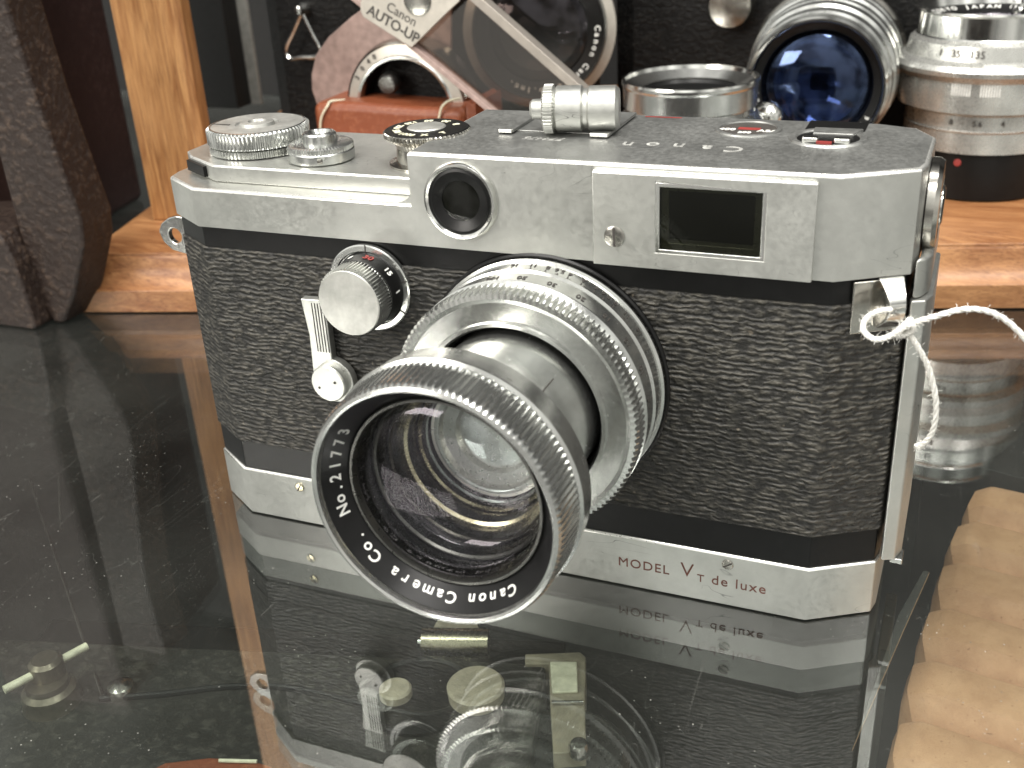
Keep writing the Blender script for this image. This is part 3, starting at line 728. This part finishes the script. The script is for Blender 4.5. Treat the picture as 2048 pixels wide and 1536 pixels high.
# tall silver lens at the right
c = Vector((136.5, 220, 20.03))
tl2 = lens_thing('camera_lens', 'large silver lens with black rear mount and red dot standing upright on the oak stand', c, (0, 0, 1), [
    ('rear_mount', [(21.5, 0), (22.2, .6), (22.2, 14.5), (21.8, 15)], 'black'),
    ('barrel', [(21.8, 15), (23.2, 15.2), (23.2, 21.5), (23.6, 22), (23.2, 22.4), (23.0, 26.6), (23.5, 27.2), (26.2, 28), (26.4, 33.5), (26.4, 37.0), (28.3, 39), (28.6, 40.4), (27.6, 41.8), (25.6, 42.6)], 'farlens'),
    ('scale_ring', [(25.6, 42.6), (25.0, 43.0), (24.0, 47.2), (22.4, 48.4)], 'farlens'),
    ('front_rim', [(22.4, 48.4), (22.0, 48.8), (22.0, 55), (22.6, 55.6), (22.4, 56.2), (21.6, 56.0), (20.8, 53.8)], 'chrome'),
    ('name_ring', [(20.8, 53.8), (16.4, 51.8), (16.2, 51.2)], 'black'),
    ('glass', [(16.2, 51.2), (10, 52.6), (0, 53.2)], MATS['lens_glass']),
    ('dark_inside', [(16.2, 51.0), (14, 48), (0, 46)], 'matt_black')])
bm = NB(); 
def around(bm, s, c, a, r, z, size, bold=.05, slope=0):
    aa = R(a); add_text(bm, s, size, (c.x + r*math.cos(aa), c.y + r*math.sin(aa), c.z + z), (-math.sin(aa), math.cos(aa), 0), (-math.cos(aa)*slope, -math.sin(aa)*slope, 1), bold)
for s, a in (('35', 248), ('135', 262.5)): around(bm, s, c, a, 24.75, 45.1, 3.0, slope=.25)
for s, a in (('1', 236.5),): around(bm, s, c, a, 24.75, 45.1, 2.6, slope=.25)
for s, a in (('8', 249), ('5.6', 268), ('4', 286)): around(bm, s, c, a, 23.4, 24.6, 2.4, .03)
obj('figures', bm, 'ink', tl2)
bm = NB()
for a0 in (250, 268):
    for k in range(8):
        aa = R(a0 + k*1.6); d = Vector((math.cos(aa), math.sin(aa), 0)); t = Vector((-d.y, d.x, 0)); p = c + d*26.45
        v = [bm.verts.new(p + t*x + Vector((0, 0, z))) for x, z in ((-.2, 33.4), (.2, 33.4), (.2, 37), (-.2, 37))]; bm.faces.new(v)
obj('grip_ribs', bm, 'white_ink', tl2)
bm = NB()
txt = 'TOKYO JAPAN No.10'
for i, ch in enumerate(txt):
    a = 160 - i*7.2; aa = R(a); p = c + Vector((18.7*math.cos(aa), 18.7*math.sin(aa), 53.1))
    add_text(bm, ch, 2.6, p, (math.sin(aa), -math.cos(aa), 0), (math.cos(aa), math.sin(aa), .45), .06)
obj('ring_lettering', bm, 'white_ink', tl2)
bm = NB(); aa = R(257); lathe(bm, [(1.2, 0), (1.0, .3), (0, .4)], frame(c + Vector((22.2*math.cos(aa), 22.2*math.sin(aa), 12.2)), (math.cos(aa), math.sin(aa), 0)), 24); obj('red_dot', bm, 'red_ink', tl2)

# body builder for the black cameras behind
def black_camera(name, label, cx, cy, z0, w, h, d, rz):
    t = thing(name, label, 'camera', (cx, cy, z0))
    Mx = Matrix.Translation((cx, cy, z0)) @ Matrix.Rotation(R(rz), 4, 'Z')
    ol = [(-w/2+8, 0), (w/2-8, 0), (w/2, 5), (w/2, d-5), (w/2-6, d), (-w/2+6, d), (-w/2, d-5), (-w/2, 5)]
    b = NB(); prism(b, ol, 4, h-18, Mx); obj('leather_covering', b, 'leather_far', t, bevel=.6)
    b = NB(); prism(b, [(x*.998, y) for x, y in ol], 0, 4, Mx); obj('base_plate', b, 'black', t, bevel=.4)
    b = NB(); prism(b, ol, h-18, h, Mx); obj('top_cover', b, 'black', t, bevel=.8)
    return t, Mx
bc, Mb = black_camera('black_camera', 'black leather camera standing behind with the large blue-coated chrome lens on it', 82, 243, 20.03, 152, 84, 34, 0)
p = at_y(1465, 12, 240)
bm = NB(); lathe(bm, [(7.5, 0), (8.2, 1), (8.2, 6), (7.2, 8), (4, 8.4), (0, 8.6)], frame((p.x, 243, p.z+.6), (0, -1, 0)), 96); obj('front_knob', bm, 'oldchrome', bc)
bc2, Mb2 = black_camera('black_camera', 'black pebbled leather camera with a triangular strap ring, standing behind the advance dials', -70, 226, 20.03, 134, 86, 34, 0)
# strap ring
bm = NB(); q = at_y(600, 20, 222)
lathe(bm, [(2.6, 0), (2.6, 3), (1.6, 4.5), (1.6, 6), (0, 6.4)], frame((q.x, 226, q.z), (0, -1, 0)), 32); sl = obj('strap_lug', bm, 'chrome', bc2)
tri = [at_y(u, v, 219) for u, v in ((601, 30), (572, 98), (580, 116), (632, 114), (640, 100), (606, 30))]
bm = NB(); tube(bm, smooth_path([tri[0], tri[0].lerp(tri[1], .5), tri[1], tri[2], tri[2].lerp(tri[3], .5), tri[3], tri[4], tri[4].lerp(tri[5], .5), tri[5]], 6), .75, 10); obj('strap_ring', bm, 'chrome', sl)

# blue lens of the right black camera
q = at_y(1630, 178, 180); ax = Vector((0.06, -1, .02)).normalized(); 
def on_camera_lens(parent, name, o, ax, parts, seg=96):
    b0 = None
    for nm, prof, m, *kn in parts:
        b = NB(); lathe(b, prof, frame(o, ax), seg, kn[0] if kn else None)
        if b0 is None: b0 = obj(name, b, m, parent, angle=25)
        else: obj(nm, b, m, b0, angle=25)
    return b0
o0 = q - ax * 61
L2 = on_camera_lens(bc, 'lens', o0, ax, [
    ('barrel', [(25, 0), (25, 8), (25.6, 8.6), (25.6, 14), (25, 15), (24, 16)], 'oldchrome'),
    ('ring_stack', [(24, 16), (24.6, 17), (24.6, 22), (23.6, 23.2), (24.2, 24.4), (24.2, 30), (23, 31.2), (23.6, 32.4), (23.4, 38), (22.4, 39.2)], 'alu'),
    ('focus_ring', [(22.4, 39.2), (23, 40), (22.8, 46), (21.6, 47.2), (22, 48.2), (21.6, 53), (20.8, 54)], 'alu'),
    ('front_rim', [(20.8, 54), (21, 54.8), (20.8, 60), (20.2, 61), (19.6, 61), (19.2, 60)], 'chrome'),
    ('name_ring', [(19.2, 60), (18.9, 58), (16.6, 56.6)], 'black'),
    ('inside', [(16.6, 56.6), (16, 50), (12, 44), (0, 40)], 'matt_black'),
    ('glass', [(16.6, 56.4), (14, 58), (10, 59.3), (5, 60), (0, 60.2)], 'lens_glass_blue'),
    ('element_ring', [(15.4, 52), (14.8, 52.4), (13.6, 50.5), (13.8, 50)], 'darkmetal'),
    ('element_ring', [(12.6, 47), (12.0, 47.4), (10.8, 45.5), (11.0, 45)], 'oldchrome'),
    ('rear_glass', [(13.5, 50), (9, 47), (4, 45.4), (0, 45)], 'lens_glass_blue')])
bm = NB(); Mf2 = frame(o0, ax)
def ring_on(bm, Mx, s, a0, da, r, h, size):
    for i, ch in enumerate(s):
        a = R(a0 + da*i); p = Mx @ Vector((r*math.cos(a), r*math.sin(a), h))
        rt = Mx.to_3x3() @ Vector((math.sin(a), -math.cos(a), 0)); up = Mx.to_3x3() @ Vector((math.cos(a), math.sin(a), 0))
        add_text(bm, ch, size, p, rt, up, .06)
ring_on(bm, Mf2, '96738', 330, -8, 17.8, 57.9, 1.9)
ring_on(bm, Mf2, 'Canon Lens', 250, -8, 17.8, 57.9, 1.9)
obj('ring_lettering', bm, 'white_ink', L2)

# big lens of the middle black camera
q = at_y(1078, 62, 196); ax = Vector((.36, -1, .06)).normalized(); o0 = q - ax * 30
L3 = on_camera_lens(bc2, 'lens', o0, ax, [
    ('barrel', [(22, 0), (22, 6), (23.5, 7), (23.5, 14), (26, 15), (26, 18)], 'oldchrome'),
    ('distance_ring', [(26, 18), (26.6, 18.4), (26.2, 25.0), (23.2, 25.8)], 'labelplate'),
    ('front_rim', [(23.2, 25.8), (23.0, 27), (22.6, 31), (22.2, 31.2), (22, 30.2)], 'darkmetal'),
    ('name_ring', [(22, 30.2), (16.8, 28.4), (16.4, 28.6)], 'black'),
    ('glass', [(16.4, 28.4), (13, 30.2), (7, 31.8), (0, 32.3)], 'lens_glass'),
    ('inside', [(16.4, 28.0), (14, 22), (0, 16)], 'matt_black')])
bm = NB(); Mf3 = frame(o0, ax)
ring_on(bm, Mf3, 'Canon Camera Co.Inc.', 0, -6.4, 19.7, 29.75, 2.7)
o = obj('ring_lettering', bm, 'white_ink', L3); L3TXT = o

# tan leather case
def hull_box(bm, x0, x1, y0, y1, z0, z1, n=6, puff=2.0):
    nx, nz = 14, 6; 
    grid = {}
    def P(i, j, s):
        u = i/nx; v = j/nz
        return Vector((x0+(x1-x0)*u, (y0 if s == 0 else y1), z0+(z1-z0)*v + math.sin(math.pi*u*2.2)*.4*(v)))
    for s in (0, 1):
        for i in range(nx+1):
            for j in range(nz+1): grid[i, j, s] = bm.verts.new(P(i, j, s))
        for i in range(nx):
            for j in range(nz):
                f = (grid[i, j, s], grid[i+1, j, s], grid[i+1, j+1, s], grid[i, j+1, s]); bm.faces.new(f)
    def side(seq):
        for a, b in zip(seq, seq[1:]): bm.faces.new((grid[(*a, 0)], grid[(*b, 0)], grid[(*b, 1)], grid[(*a, 1)]))
    side([(i, 0) for i in range(nx+1)]); side([(i, nz) for i in range(nx+1)]); side([(0, j) for j in range(nz+1)]); side([(nx, j) for j in range(nz+1)])
tc = thing('leather_case', 'orange-tan leather case with pale thread stitches, behind the two top dials', 'leather case', (-40, 158, 20.03))
bm = NB(); hull_box(bm, -68.5, -12.5, 149, 172, 20.03, 54.8); obj('case_body', bm, 'orange', tc, bevel=3.0, seg=5, angle=80)
bm = NB(); hull_box(bm, -12.9, -9.4, 150.5, 171, 20.03, 56.2); obj('end_panel', bm, 'orange', tc, bevel=1.2, seg=4, angle=80)
def thread(pts, name='stitch'):
    bm = NB(); tube(bm, smooth_path(pts, 8), .38, 8); obj(name, bm, 'cream', tc)
thread([at_y(640, 262, 148.3), at_y(643, 235, 148.3), at_y(655, 212, 148.6), at_y(662, 203, 150.5), at_y(690, 200, 154)])
thread([at_y(878, 236, 148.3), at_y(884, 214, 148.3), at_y(898, 202, 148.6), at_y(920, 197, 151)])

# close-up attachment: smoked acrylic sheet between two bars, label plate and pink paddle
ca = thing('close_up_attachment', 'smoked see-through close-up attachment on two slanting bars with a pale metal name plate', 'camera accessory', (30, 142, 20))
yb = 142
def barpt(u, v, y=yb): return at_y(u, v, y)
def bar(bm, A, B, w, y0, y1, ext0, ext1):
    d = (B - A).normalized(); A2 = A - d*ext0; B2 = B + d*ext1; n = Vector((-d.z, 0, d.x)) * w/2
    pts = [(A2+n), (B2+n), (B2-n), (A2-n)]
    lo = [bm.verts.new((p.x, y0, p.z)) for p in pts]; hi = [bm.verts.new((p.x, y1, p.z)) for p in pts]
    bm.faces.new(lo); bm.faces.new(hi[::-1])
    for s in range(4): bm.faces.new((lo[s], lo[(s+1) % 4], hi[(s+1) % 4], hi[s]))
A, B = barpt(720, 0), barpt(1015, 243); C_, D_ = barpt(962, 0), barpt(1218, 225)
def stop(Q, A_, B_):    # distance past B_ until z = Q
    d = (B_ - A_).normalized(); return (Q - B_.z) / d.z
bm = NB(); bar(bm, A, B, 1.5, 139.5, 144, 45, stop(20.8, A, B)); obj('side_bar', bm, 'pink', ca, bevel=.2)
bm = NB(); bar(bm, C_, D_, 2.7, 139.5, 144, 45, stop(21.4, C_, D_)); obj('side_bar', bm, 'barmetal', ca, bevel=.2)
bm = NB(); d = (B-A).normalized(); A2 = A - d*44; B2 = B + d*(stop(24, A, B)); C2 = C_ - d*44; D2 = D_ + d*stop(24, C_, D_)
prism(bm, [(A2.x, A2.z), (B2.x, B2.z), (D2.x, D2.z), (C2.x, C2.z)], -143.2, -142.2, Y2); obj('acrylic_sheet', bm, 'acrylic', ca)
bm = NB(); pp = [at_y(u, v, 139) for u, v in ((735, -25), (722, 4), (722, 22), (728, 34), (824, 95), (898, 22), (920, 2), (905, -30))]
prism(bm, [(p.x, p.z) for p in pp], -139.4, -138.6, Y2); npl = obj('name_plate', bm, 'labelplate', ca, bevel=.2)
tx = at_y(712+120, 85, 138.5) - at_y(760, 38, 138.5)
rt = (at_y(828, 74, 138.5) - at_y(752, 28, 138.5)).normalized(); up = Vector((-rt.z, 0, rt.x))
bm = NB(); p = at_y(786, 49, 138.55); add_text(bm, 'AUTO-UP', 4.3, p, rt, up, .10, .98)
p = at_y(803, 29, 138.55); add_text(bm, 'Canon', 3.9, p, rt, up, .02, 1.0)
obj('plate_lettering', bm, 'ink', npl)
bm = NB(); p = at_y(835, 0, 138.6); lathe(bm, [(4.4, 0), (4.4, .3), (3.8, .5), (0, .6)], frame(p, (0, -1, 0)), 48); obj('round_boss', bm, 'oldchrome', npl)
# paddle
bm = NB(); pd = [at_y(u, v, 170) for u, v in ((775, -20), (740, 5), (700, 35), (655, 75), (630, 110), (621, 150), (622, 180), (632, 210), (650, 245), (720, 262), (800, 262), (860, 200), (900, 100), (900, -20))]
prism(bm, [(p.x, p.z) for p in pd], -172, -170.5, Y2)
lcp = tag(obj('lens_cap_holder', bm, 'pink', None, bevel=.4), 'pinkish flat rounded plate standing behind the tan leather case', 'flat plate')
# ring lens showing between paddle and case
q = at_y(812, 222, 158)
rl_ = lens_thing('camera_lens', 'silver lens ring with dark figures peeking over the tan leather case', q - Vector((0, -1, 0))*6, (0, -1, 0), [
    ('barrel', [(22.5, -4), (22.8, 3), (22.0, 5.5), (21.2, 6.0)], 'oldchrome'),
    ('figure_ring', [(21.2, 6.0), (18.0, 6.6)], 'labelplate'),
    ('rim', [(18.0, 6.6), (17.6, 7.2), (16.8, 7.0), (16.6, 4)], 'chrome'),
    ('inside', [(16.6, 4), (16, -1), (0, -2)], 'leather_far')])
bm = NB(); Mz = frame(q - Vector((0, -1, 0))*6, (0, -1, 0))
for s, a in (('3', 148), ('0', 137), ('4', 127), ('0', 119)):
    aa = R(a); p = q + Vector((19.6*math.cos(aa), -.55, 19.6*math.sin(aa))); add_text(bm, s, 2.4, p, (math.sin(aa), 0, -math.cos(aa)), (math.cos(aa), 0, math.sin(aa)), .06)
obj('figures', bm, 'ink', rl_)
bm = NB(); p = at_y(775, 165, 158); lathe(bm, [(3.4, 0), (3.4, 3), (2.8, 4), (0, 4.2)], frame((p.x, 161, p.z), (0, -1, -.2)), 40); obj('release_button', bm, 'darkmetal', rl_)

# small aluminium finder barrel lying across the accessory shoe
q = Vector((70.0, 16.8, 86.2)); axl = Vector((-.97, -.24, .0)).normalized()
lens_thing('finder_barrel', 'small pale aluminium finder barrel lying across the accessory shoe of the silver camera', q, axl, [
    ('barrel', [(0, -8.5), (3.2, -8.5), (3.8, -7.9), (3.8, -3.4), (3.4, -3.0), (3.4, -2.4), (3.9, -2.0), (3.9, 2.2), (3.5, 2.6)], 'satin'),
    ('grip', [(3.5, 2.6), (4.2, 2.9), (4.2, 4.4), (3.6, 4.7)], 'satin', {1: .25, 2: .25}, 160),
    ('end_cap', [(3.6, 4.7), (1.8, 4.9), (1.7, 6.6), (1.3, 7.0), (0, 7.0)], 'satin')])

# small chrome finial between lenses
q = at_y(1538, 225, 170)
bm = NB(); lathe(bm, [(0, 0), (4, 0), (3.2, 3), (2.2, q.z-20-8), (2.0, q.z-20-5), (3.6, q.z-20-4), (4.4, q.z-20-1), (4.0, q.z-20+1), (2, q.z-20+3), (0, q.z-20+3.4)], frame((q.x, 170, 20.03), (0, 0, 1)), 48)
tag(obj('release_plunger', bm, 'chrome'), 'small domed chrome plunger standing left of the blue-coated lens', 'plunger')

# grey card and hanging tag at the far sides
a = at_y(472, 150, 292); b2 = at_y(516, 150, 292)
bm = NB(); box(bm, a.x, b2.x, 291, 293, 20.03, 130); tag(obj('grey_card', bm, 'grey_card', bevel=.3), 'tall narrow grey card standing behind the left black camera', 'card')
a = at_y(380, 150, 280); b2 = at_y(470, 150, 280)
bm = NB(); box(bm, a.x-3, b2.x-1, 280, 300, 20.03, 130); tag(obj('black_case', bm, 'matt_black', bevel=1), 'plain black case beside the oak upright', 'case')

# pull chain top right
q = [at_y(u, v, 232) for u, v in ((2040, -20), (2036, 8), (2030, 34), (2016, 62), (2044, 40), (2056, 30))]
hk = thing('hanging_tag_string', 'knotted white string hanging from a chrome ring at the top right', 'string', (q[3].x, 236, q[3].z))
bm = NB(); lathe(bm, [(2.6, -.6), (3.2, 0), (2.6, .6), (2.0, 0)], frame(q[1], (1, -.6, 0)), 32, closed=True); obj('ring', bm, 'chrome', hk)
obj('knot', string([q[2], q[3]+Vector((2, -1, 1)), q[3], q[3]+Vector((3.5, 0, -1)), q[2]+Vector((2, 0, -1)), q[4]], 1.0), 'string', hk)
obj('loose_end', string([q[3]+Vector((1, 0, 0)), q[3]+Vector((0, 0, -3)), q[3]+Vector((-1.5, 0, -6))], .8), 'string', hk)

# ---------------------------------------------------------------- left: dark leather case, burgundy case
t = thing('leather_case', 'worn dark brown leather case with scuffed edge standing at the left edge', 'leather case', (-125, 85, 0))
yy = 74
pp = [at_y(u, v, yy) for u, v in ((-45, -260), (8, 0), (68, 190), (160, 440), (166, 490), (148, 590), (126, 648), (108, 650), (78, 600), (38, 470), (-20, 250), (-90, 0), (-160, -260))]
bm = NB(); prism(bm, [(p.x, max(p.z, .1)) for p in pp], -yy-14, -yy, Y2); obj('case_wall', bm, 'darkbrown', t, bevel=1.4, seg=3)
pp = [at_y(u, v, yy-8) for u, v in ((-140, 460), (20, 458), (38, 470), (30, 500), (8, 540), (60, 640), (-30, 665), (-140, 665))]
pp = [at_y(u, v, yy) for u, v in ((-150, 455), (22, 455), (34, 468), (60, 520), (100, 640), (95, 649), (-20, 655), (-150, 660))]
bm = NB(); prism(bm, [(p.x, max(p.z, .1)) for p in pp], -yy-30, -yy+6, Y2); obj('case_flap', bm, 'darkbrown', t, bevel=2.0, seg=3)
t = NB(); r0 = at_z(290, 396, 0); l0 = at_z(205, 446, 0)
dd = (r0 - l0).normalized(); nn = Vector((-dd.y, dd.x, 0))
ps = [l0 - dd*60, r0, r0 + nn*60, l0 - dd*60 + nn*60]
prism(t, [(p.x, p.y) for p in ps], .05, 200); tag(obj('leather_box', t, 'burgundy', bevel=3, seg=3), 'dark burgundy leather box between the brown case and the oak upright', 'leather case')

# ---------------------------------------------------------------- below the glass
zf = -26
fc = thing('folding_camera', 'old black folding camera lying under the glass below the silver camera', 'camera', (30, -25, -60))
a = at_z(230, 1286, zf); b2 = at_z(1092, 1326, zf)
dd = (b2-a).normalized(); nn = Vector((dd.y, -dd.x, 0))
MF = Matrix(((dd.x, nn.x, 0, a.x), (dd.y, nn.y, 0, a.y), (0, 0, 1, 0), (0, 0, 0, 1)))
Wf = (b2-a).length
bm = NB(); prism(bm, [(-30, 0), (Wf, 0), (Wf, 60), (-30, 60)], -60, zf, MF); obj('leather_body', bm, 'leather_low', fc, bevel=1.0, seg=3)
bm = NB(); prism(bm, [(-29.5, -22), (Wf+2, -22), (Wf+2, -.3), (-29.5, -.3)], -60, zf-12, MF); obj('back_plate', bm, 'black', fc, bevel=.6)
bm = NB(); tube(bm, smooth_path([at_z(u, v, zf+.4) for u, v in ((200, 1398), (330, 1388), (450, 1374), (560, 1374), (650, 1390), (740, 1412), (860, 1430), (960, 1390))], 6), .7, 8); obj('raised_rib', bm, 'black', fc)
bm = NB(); lathe(bm, [(11.5, 0), (11.5, .8), (10.8, 1.0), (10.2, .4), (0, .4)], frame(at_z(838, 1392, zf), (0, 0, 1)), 64); obj('round_recess', bm, 'black', fc)
bm = NB(); lathe(bm, [(3.3, 0), (3.3, 1.6), (2.9, 2.0), (0, 2.2)], frame(at_z(792, 1390, zf+1), (0, 0, 1)), 40); obj('release_stud', bm, 'knobcream', fc)
bm = NB(); lathe(bm, [(5.6, 0), (5.8, 2.6), (5.3, 3.2), (0, 3.4)], frame(at_z(953, 1392, zf+1), (0, 0, 1)), 56); obj('winding_button', bm, 'knobcream', fc)
h = NB(); A = at_z(846, 1284, zf+1); B = at_z(978, 1286, zf+1); tube(h, [A, B], 3.1, 32); hg = obj('hinge_barrel', h, 'brass', fc)
h = NB(); lathe(h, [(1.1, 0), (1.1, 1), (0, 1.4)], frame(A, (A-B)), 24); obj('hinge_pin', h, 'chrome', hg)
h = NB(); q = [at_z(u, v, zf+1.2) for u, v in ((856, 1276), (968, 1276), (950, 1240), (920, 1215), (890, 1222), (872, 1245))]
prism(h, [(p.x, p.y) for p in q], zf+.6, zf+1.2); obj('hinge_leaf', h, 'knobcream', hg, bevel=.1)
# bracket with cream window on the right
h = NB(); q = [at_z(u, v, zf+1) for u, v in ((1050, 1306), (1160, 1302), (1172, 1312), (1170, 1400), (1172, 1500), (1106, 1505), (1100, 1400), (1098, 1326), (1050, 1326))]
prism(h, [(p.x, p.y) for p in q], zf-8, zf+.8); br = obj('side_bracket', h, 'bracket', fc, bevel=.3)
h = NB(); q = [at_z(u, v, zf+1) for u, v in ((1100, 1326), (1154, 1326), (1156, 1386), (1104, 1388))]
prism(h, [(p.x, p.y) for p in q], zf+.8, zf+1.5); obj('window_tab', h, 'cream', br, bevel=.3)
h = NB(); A = at_z(1103, 1404, zf+1.5); B = at_z(1166, 1404, zf+1.5); tube(h, [A, B], .35, 10); obj('bright_edge', h, 'chrome', br)
h = NB(); lathe(h, [(2.0, -1), (2.0, .8), (1.5, 1.6), (0, 1.9)], frame(at_z(1158, 1498, zf+1), (0, 0, 1)), 32); obj('rivet', h, 'oldchrome', br)
h = NB(); lathe(h, [(12.5, -14), (12.5, -5), (11, -3.5), (6, -3), (0, -3)], frame(at_z(1130, 1470, zf), (0, 0, 1)), 64); obj('round_housing', h, 'darkmetal', fc)

# film key knob at lower left with its two bars
kq = at_z(92, 1358, zf+6)
kt = thing('wing_knob', 'worn metal wing knob under the glass with a pale bar sticking out on both sides', 'knob', (kq.x, kq.y, -60))
h = NB(); lathe(h, [(7, -50), (7, zf-4), (6.6, zf-2), (5.6, zf+1), (5.4, zf+3.5), (4.4, zf+4.4), (4.2, zf+5.6), (0, zf+6)], frame((kq.x, kq.y, 0), (0, 0, 1)), 64)
obj('knob_body', h, 'knobdark', kt)
zb = zf+7.5
for (u0, v0), (u1, v1) in (((8, 1380), (74, 1346)), ((116, 1323), (174, 1292))):
    h = NB(); A = at_z(u0, v0, zb); B = at_z(u1, v1, zb); c0 = at_z(92, 1337, zb); 
    tube(h, [A, B], .85, 14); obj('cross_bar', h, 'cream', kt)
h = NB(); lathe(h, [(3.4, zf+5.5), (3.4, zb+1.6), (2.6, zb+2.4), (0, zb+2.5)], frame((at_z(94, 1335, zb).x, at_z(94, 1335, zb).y, 0), (0, 0, 1)), 40); obj('hub', h, 'knobdark', kt)
h = NB(); A = at_z(60, 960, -45); B = at_z(205, 1392, zf+1); tube(h, [A, B], .45, 10)
tag(obj('strut_rod', h, 'oldchrome'), 'thin metal rod under the glass running down to the lower left knob', 'metal rod')
h = NB(); A = at_z(55, 960, -45); B = at_z(20, 1100, -50); C3 = at_z(115, 1060, -45)
h2 = NB(); tube(h2, [at_z(118, 950, -45), at_z(122, 1062, -45)], .35, 8); h.free()
h = h2
tag(obj('strut_rod', h, 'oldchrome'), 'short thin metal rod under the glass at the left edge', 'metal rod')
h = NB(); q = at_z(240, 1372, zf+1.5); lathe(h, [(3.2, -12), (3.2, -1), (2.6, .2), (1.2, .9), (0, 1)], frame(q, (0, 0, 1)), 40)
tag(obj('round_stud', h, 'oldchrome'), 'domed metal stud under the glass right of the wing knob', 'stud')
# needle shaped strut under the right-hand end
h = NB(); A = at_z(1853, 1142, -6); B = at_z(1704, 1500, -6); d = (B-A).normalized(); n = Vector((-d.y, d.x, 0))
q = [A - n*.6, A.lerp(B, .3) - n*1.6, A.lerp(B, .45) - n*1.3, B, A.lerp(B, .4)+n*.25, A + n*.6]
prism(h, [(p.x, p.y) for p in q], -6.6, -6)
tag(obj('metal_strut', h, 'alu', bevel=.12), 'thin pointed metal strut under the glass beside the tan bellows', 'metal strut')

# tan bellows under the glass at the right
def bellows():
    h = NB(); zb = -16
    e = [at_z(u, v, zb) for u, v in ((1985, 900), (1935, 985), (1893, 1075), (1868, 1160), (1838, 1250), (1812, 1340), (1790, 1440), (1760, 1560))]
    L = sum((e[i+1]-e[i]).length for i in range(len(e)-1)); n = 7
    def along(t):
        s = t*L; 
        for i in range(len(e)-1):
            l = (e[i+1]-e[i]).length
            if s <= l: return e[i].lerp(e[i+1], s/l)
            s -= l
        return e[-1]
    dirn = (at_z(2048, 1120, zb) - at_z(1868, 1075, zb)).normalized()
    rows = []
    for k in range(n):
        for dt, off, dz in ((0.0, .3, -.3), (.06, 0, 0), (.46, 0, 0), (.54, .3, -.4), (.80, 2.6, -5.2), (.86, 2.6, -5.3)):
            t = min(1, (k+dt)/n); p = along(t); zt = zb + dz; x = 0
            a0 = p + dirn*(off+x)
            rows.append([h.verts.new(v) for v in (
                (a0.x, a0.y, zb-30), (a0.x, a0.y, zb-6.0+dz*.3), *[((a0 + dirn*w).x, (a0 + dirn*w).y, zt + z2) for w, z2 in ((.8, -2.0), (3.4, -.3), (4.4, -.05))],
                *[((a0 + dirn*w).x, (a0 + dirn*w).y, zt + .08*math.sin(w*.5 + k*1.7)) for w in (9, 15, 22, 30, 42, 60)], ((a0 + dirn*70).x, (a0 + dirn*70).y, zb-30))])
    for A, B in zip(rows, rows[1:]):
        for s in range(len(A)-1): h.faces.new((A[s], A[s+1], B[s+1], B[s]))
    return h
o = obj('bellows', bellows(), 'bellows', None, angle=25)
tag(o, 'tan pleated leather camera bellows under the glass at the lower right', 'bellows')
# dark box the bellows belongs behind
h = NB(); A = at_z(1850, 905, -14); B = at_z(2080, 965, -14); d = (B-A).normalized(); n = Vector((-d.y, d.x, 0))
q = [A, B + d*40, B + d*40 + n*50, A + n*50]
prism(h, [(p.x, p.y) for p in q], -60, -14); tag(obj('black_box', h, 'matt_black', bevel=.4), 'black box under the glass behind the tan bellows', 'box')
# tan leather strap at the bottom edge
h = NB(); q = [at_z(u, v, -14) for u, v in ((285, 1545), (330, 1522), (420, 1512), (500, 1516), (545, 1530), (560, 1600), (285, 1600))]
prism(h, [(p.x, p.y) for p in q], -20, -14); ls = obj('leather_strap', h, 'orange', None, bevel=.8, seg=3)
tag(ls, 'orange leather strap under the glass at the bottom edge', 'strap')
h = NB(); tube(h, [at_z(438, 1521, -13.6), at_z(514, 1523, -13.6)], .35, 8); obj('stitch', h, 'cream', ls)
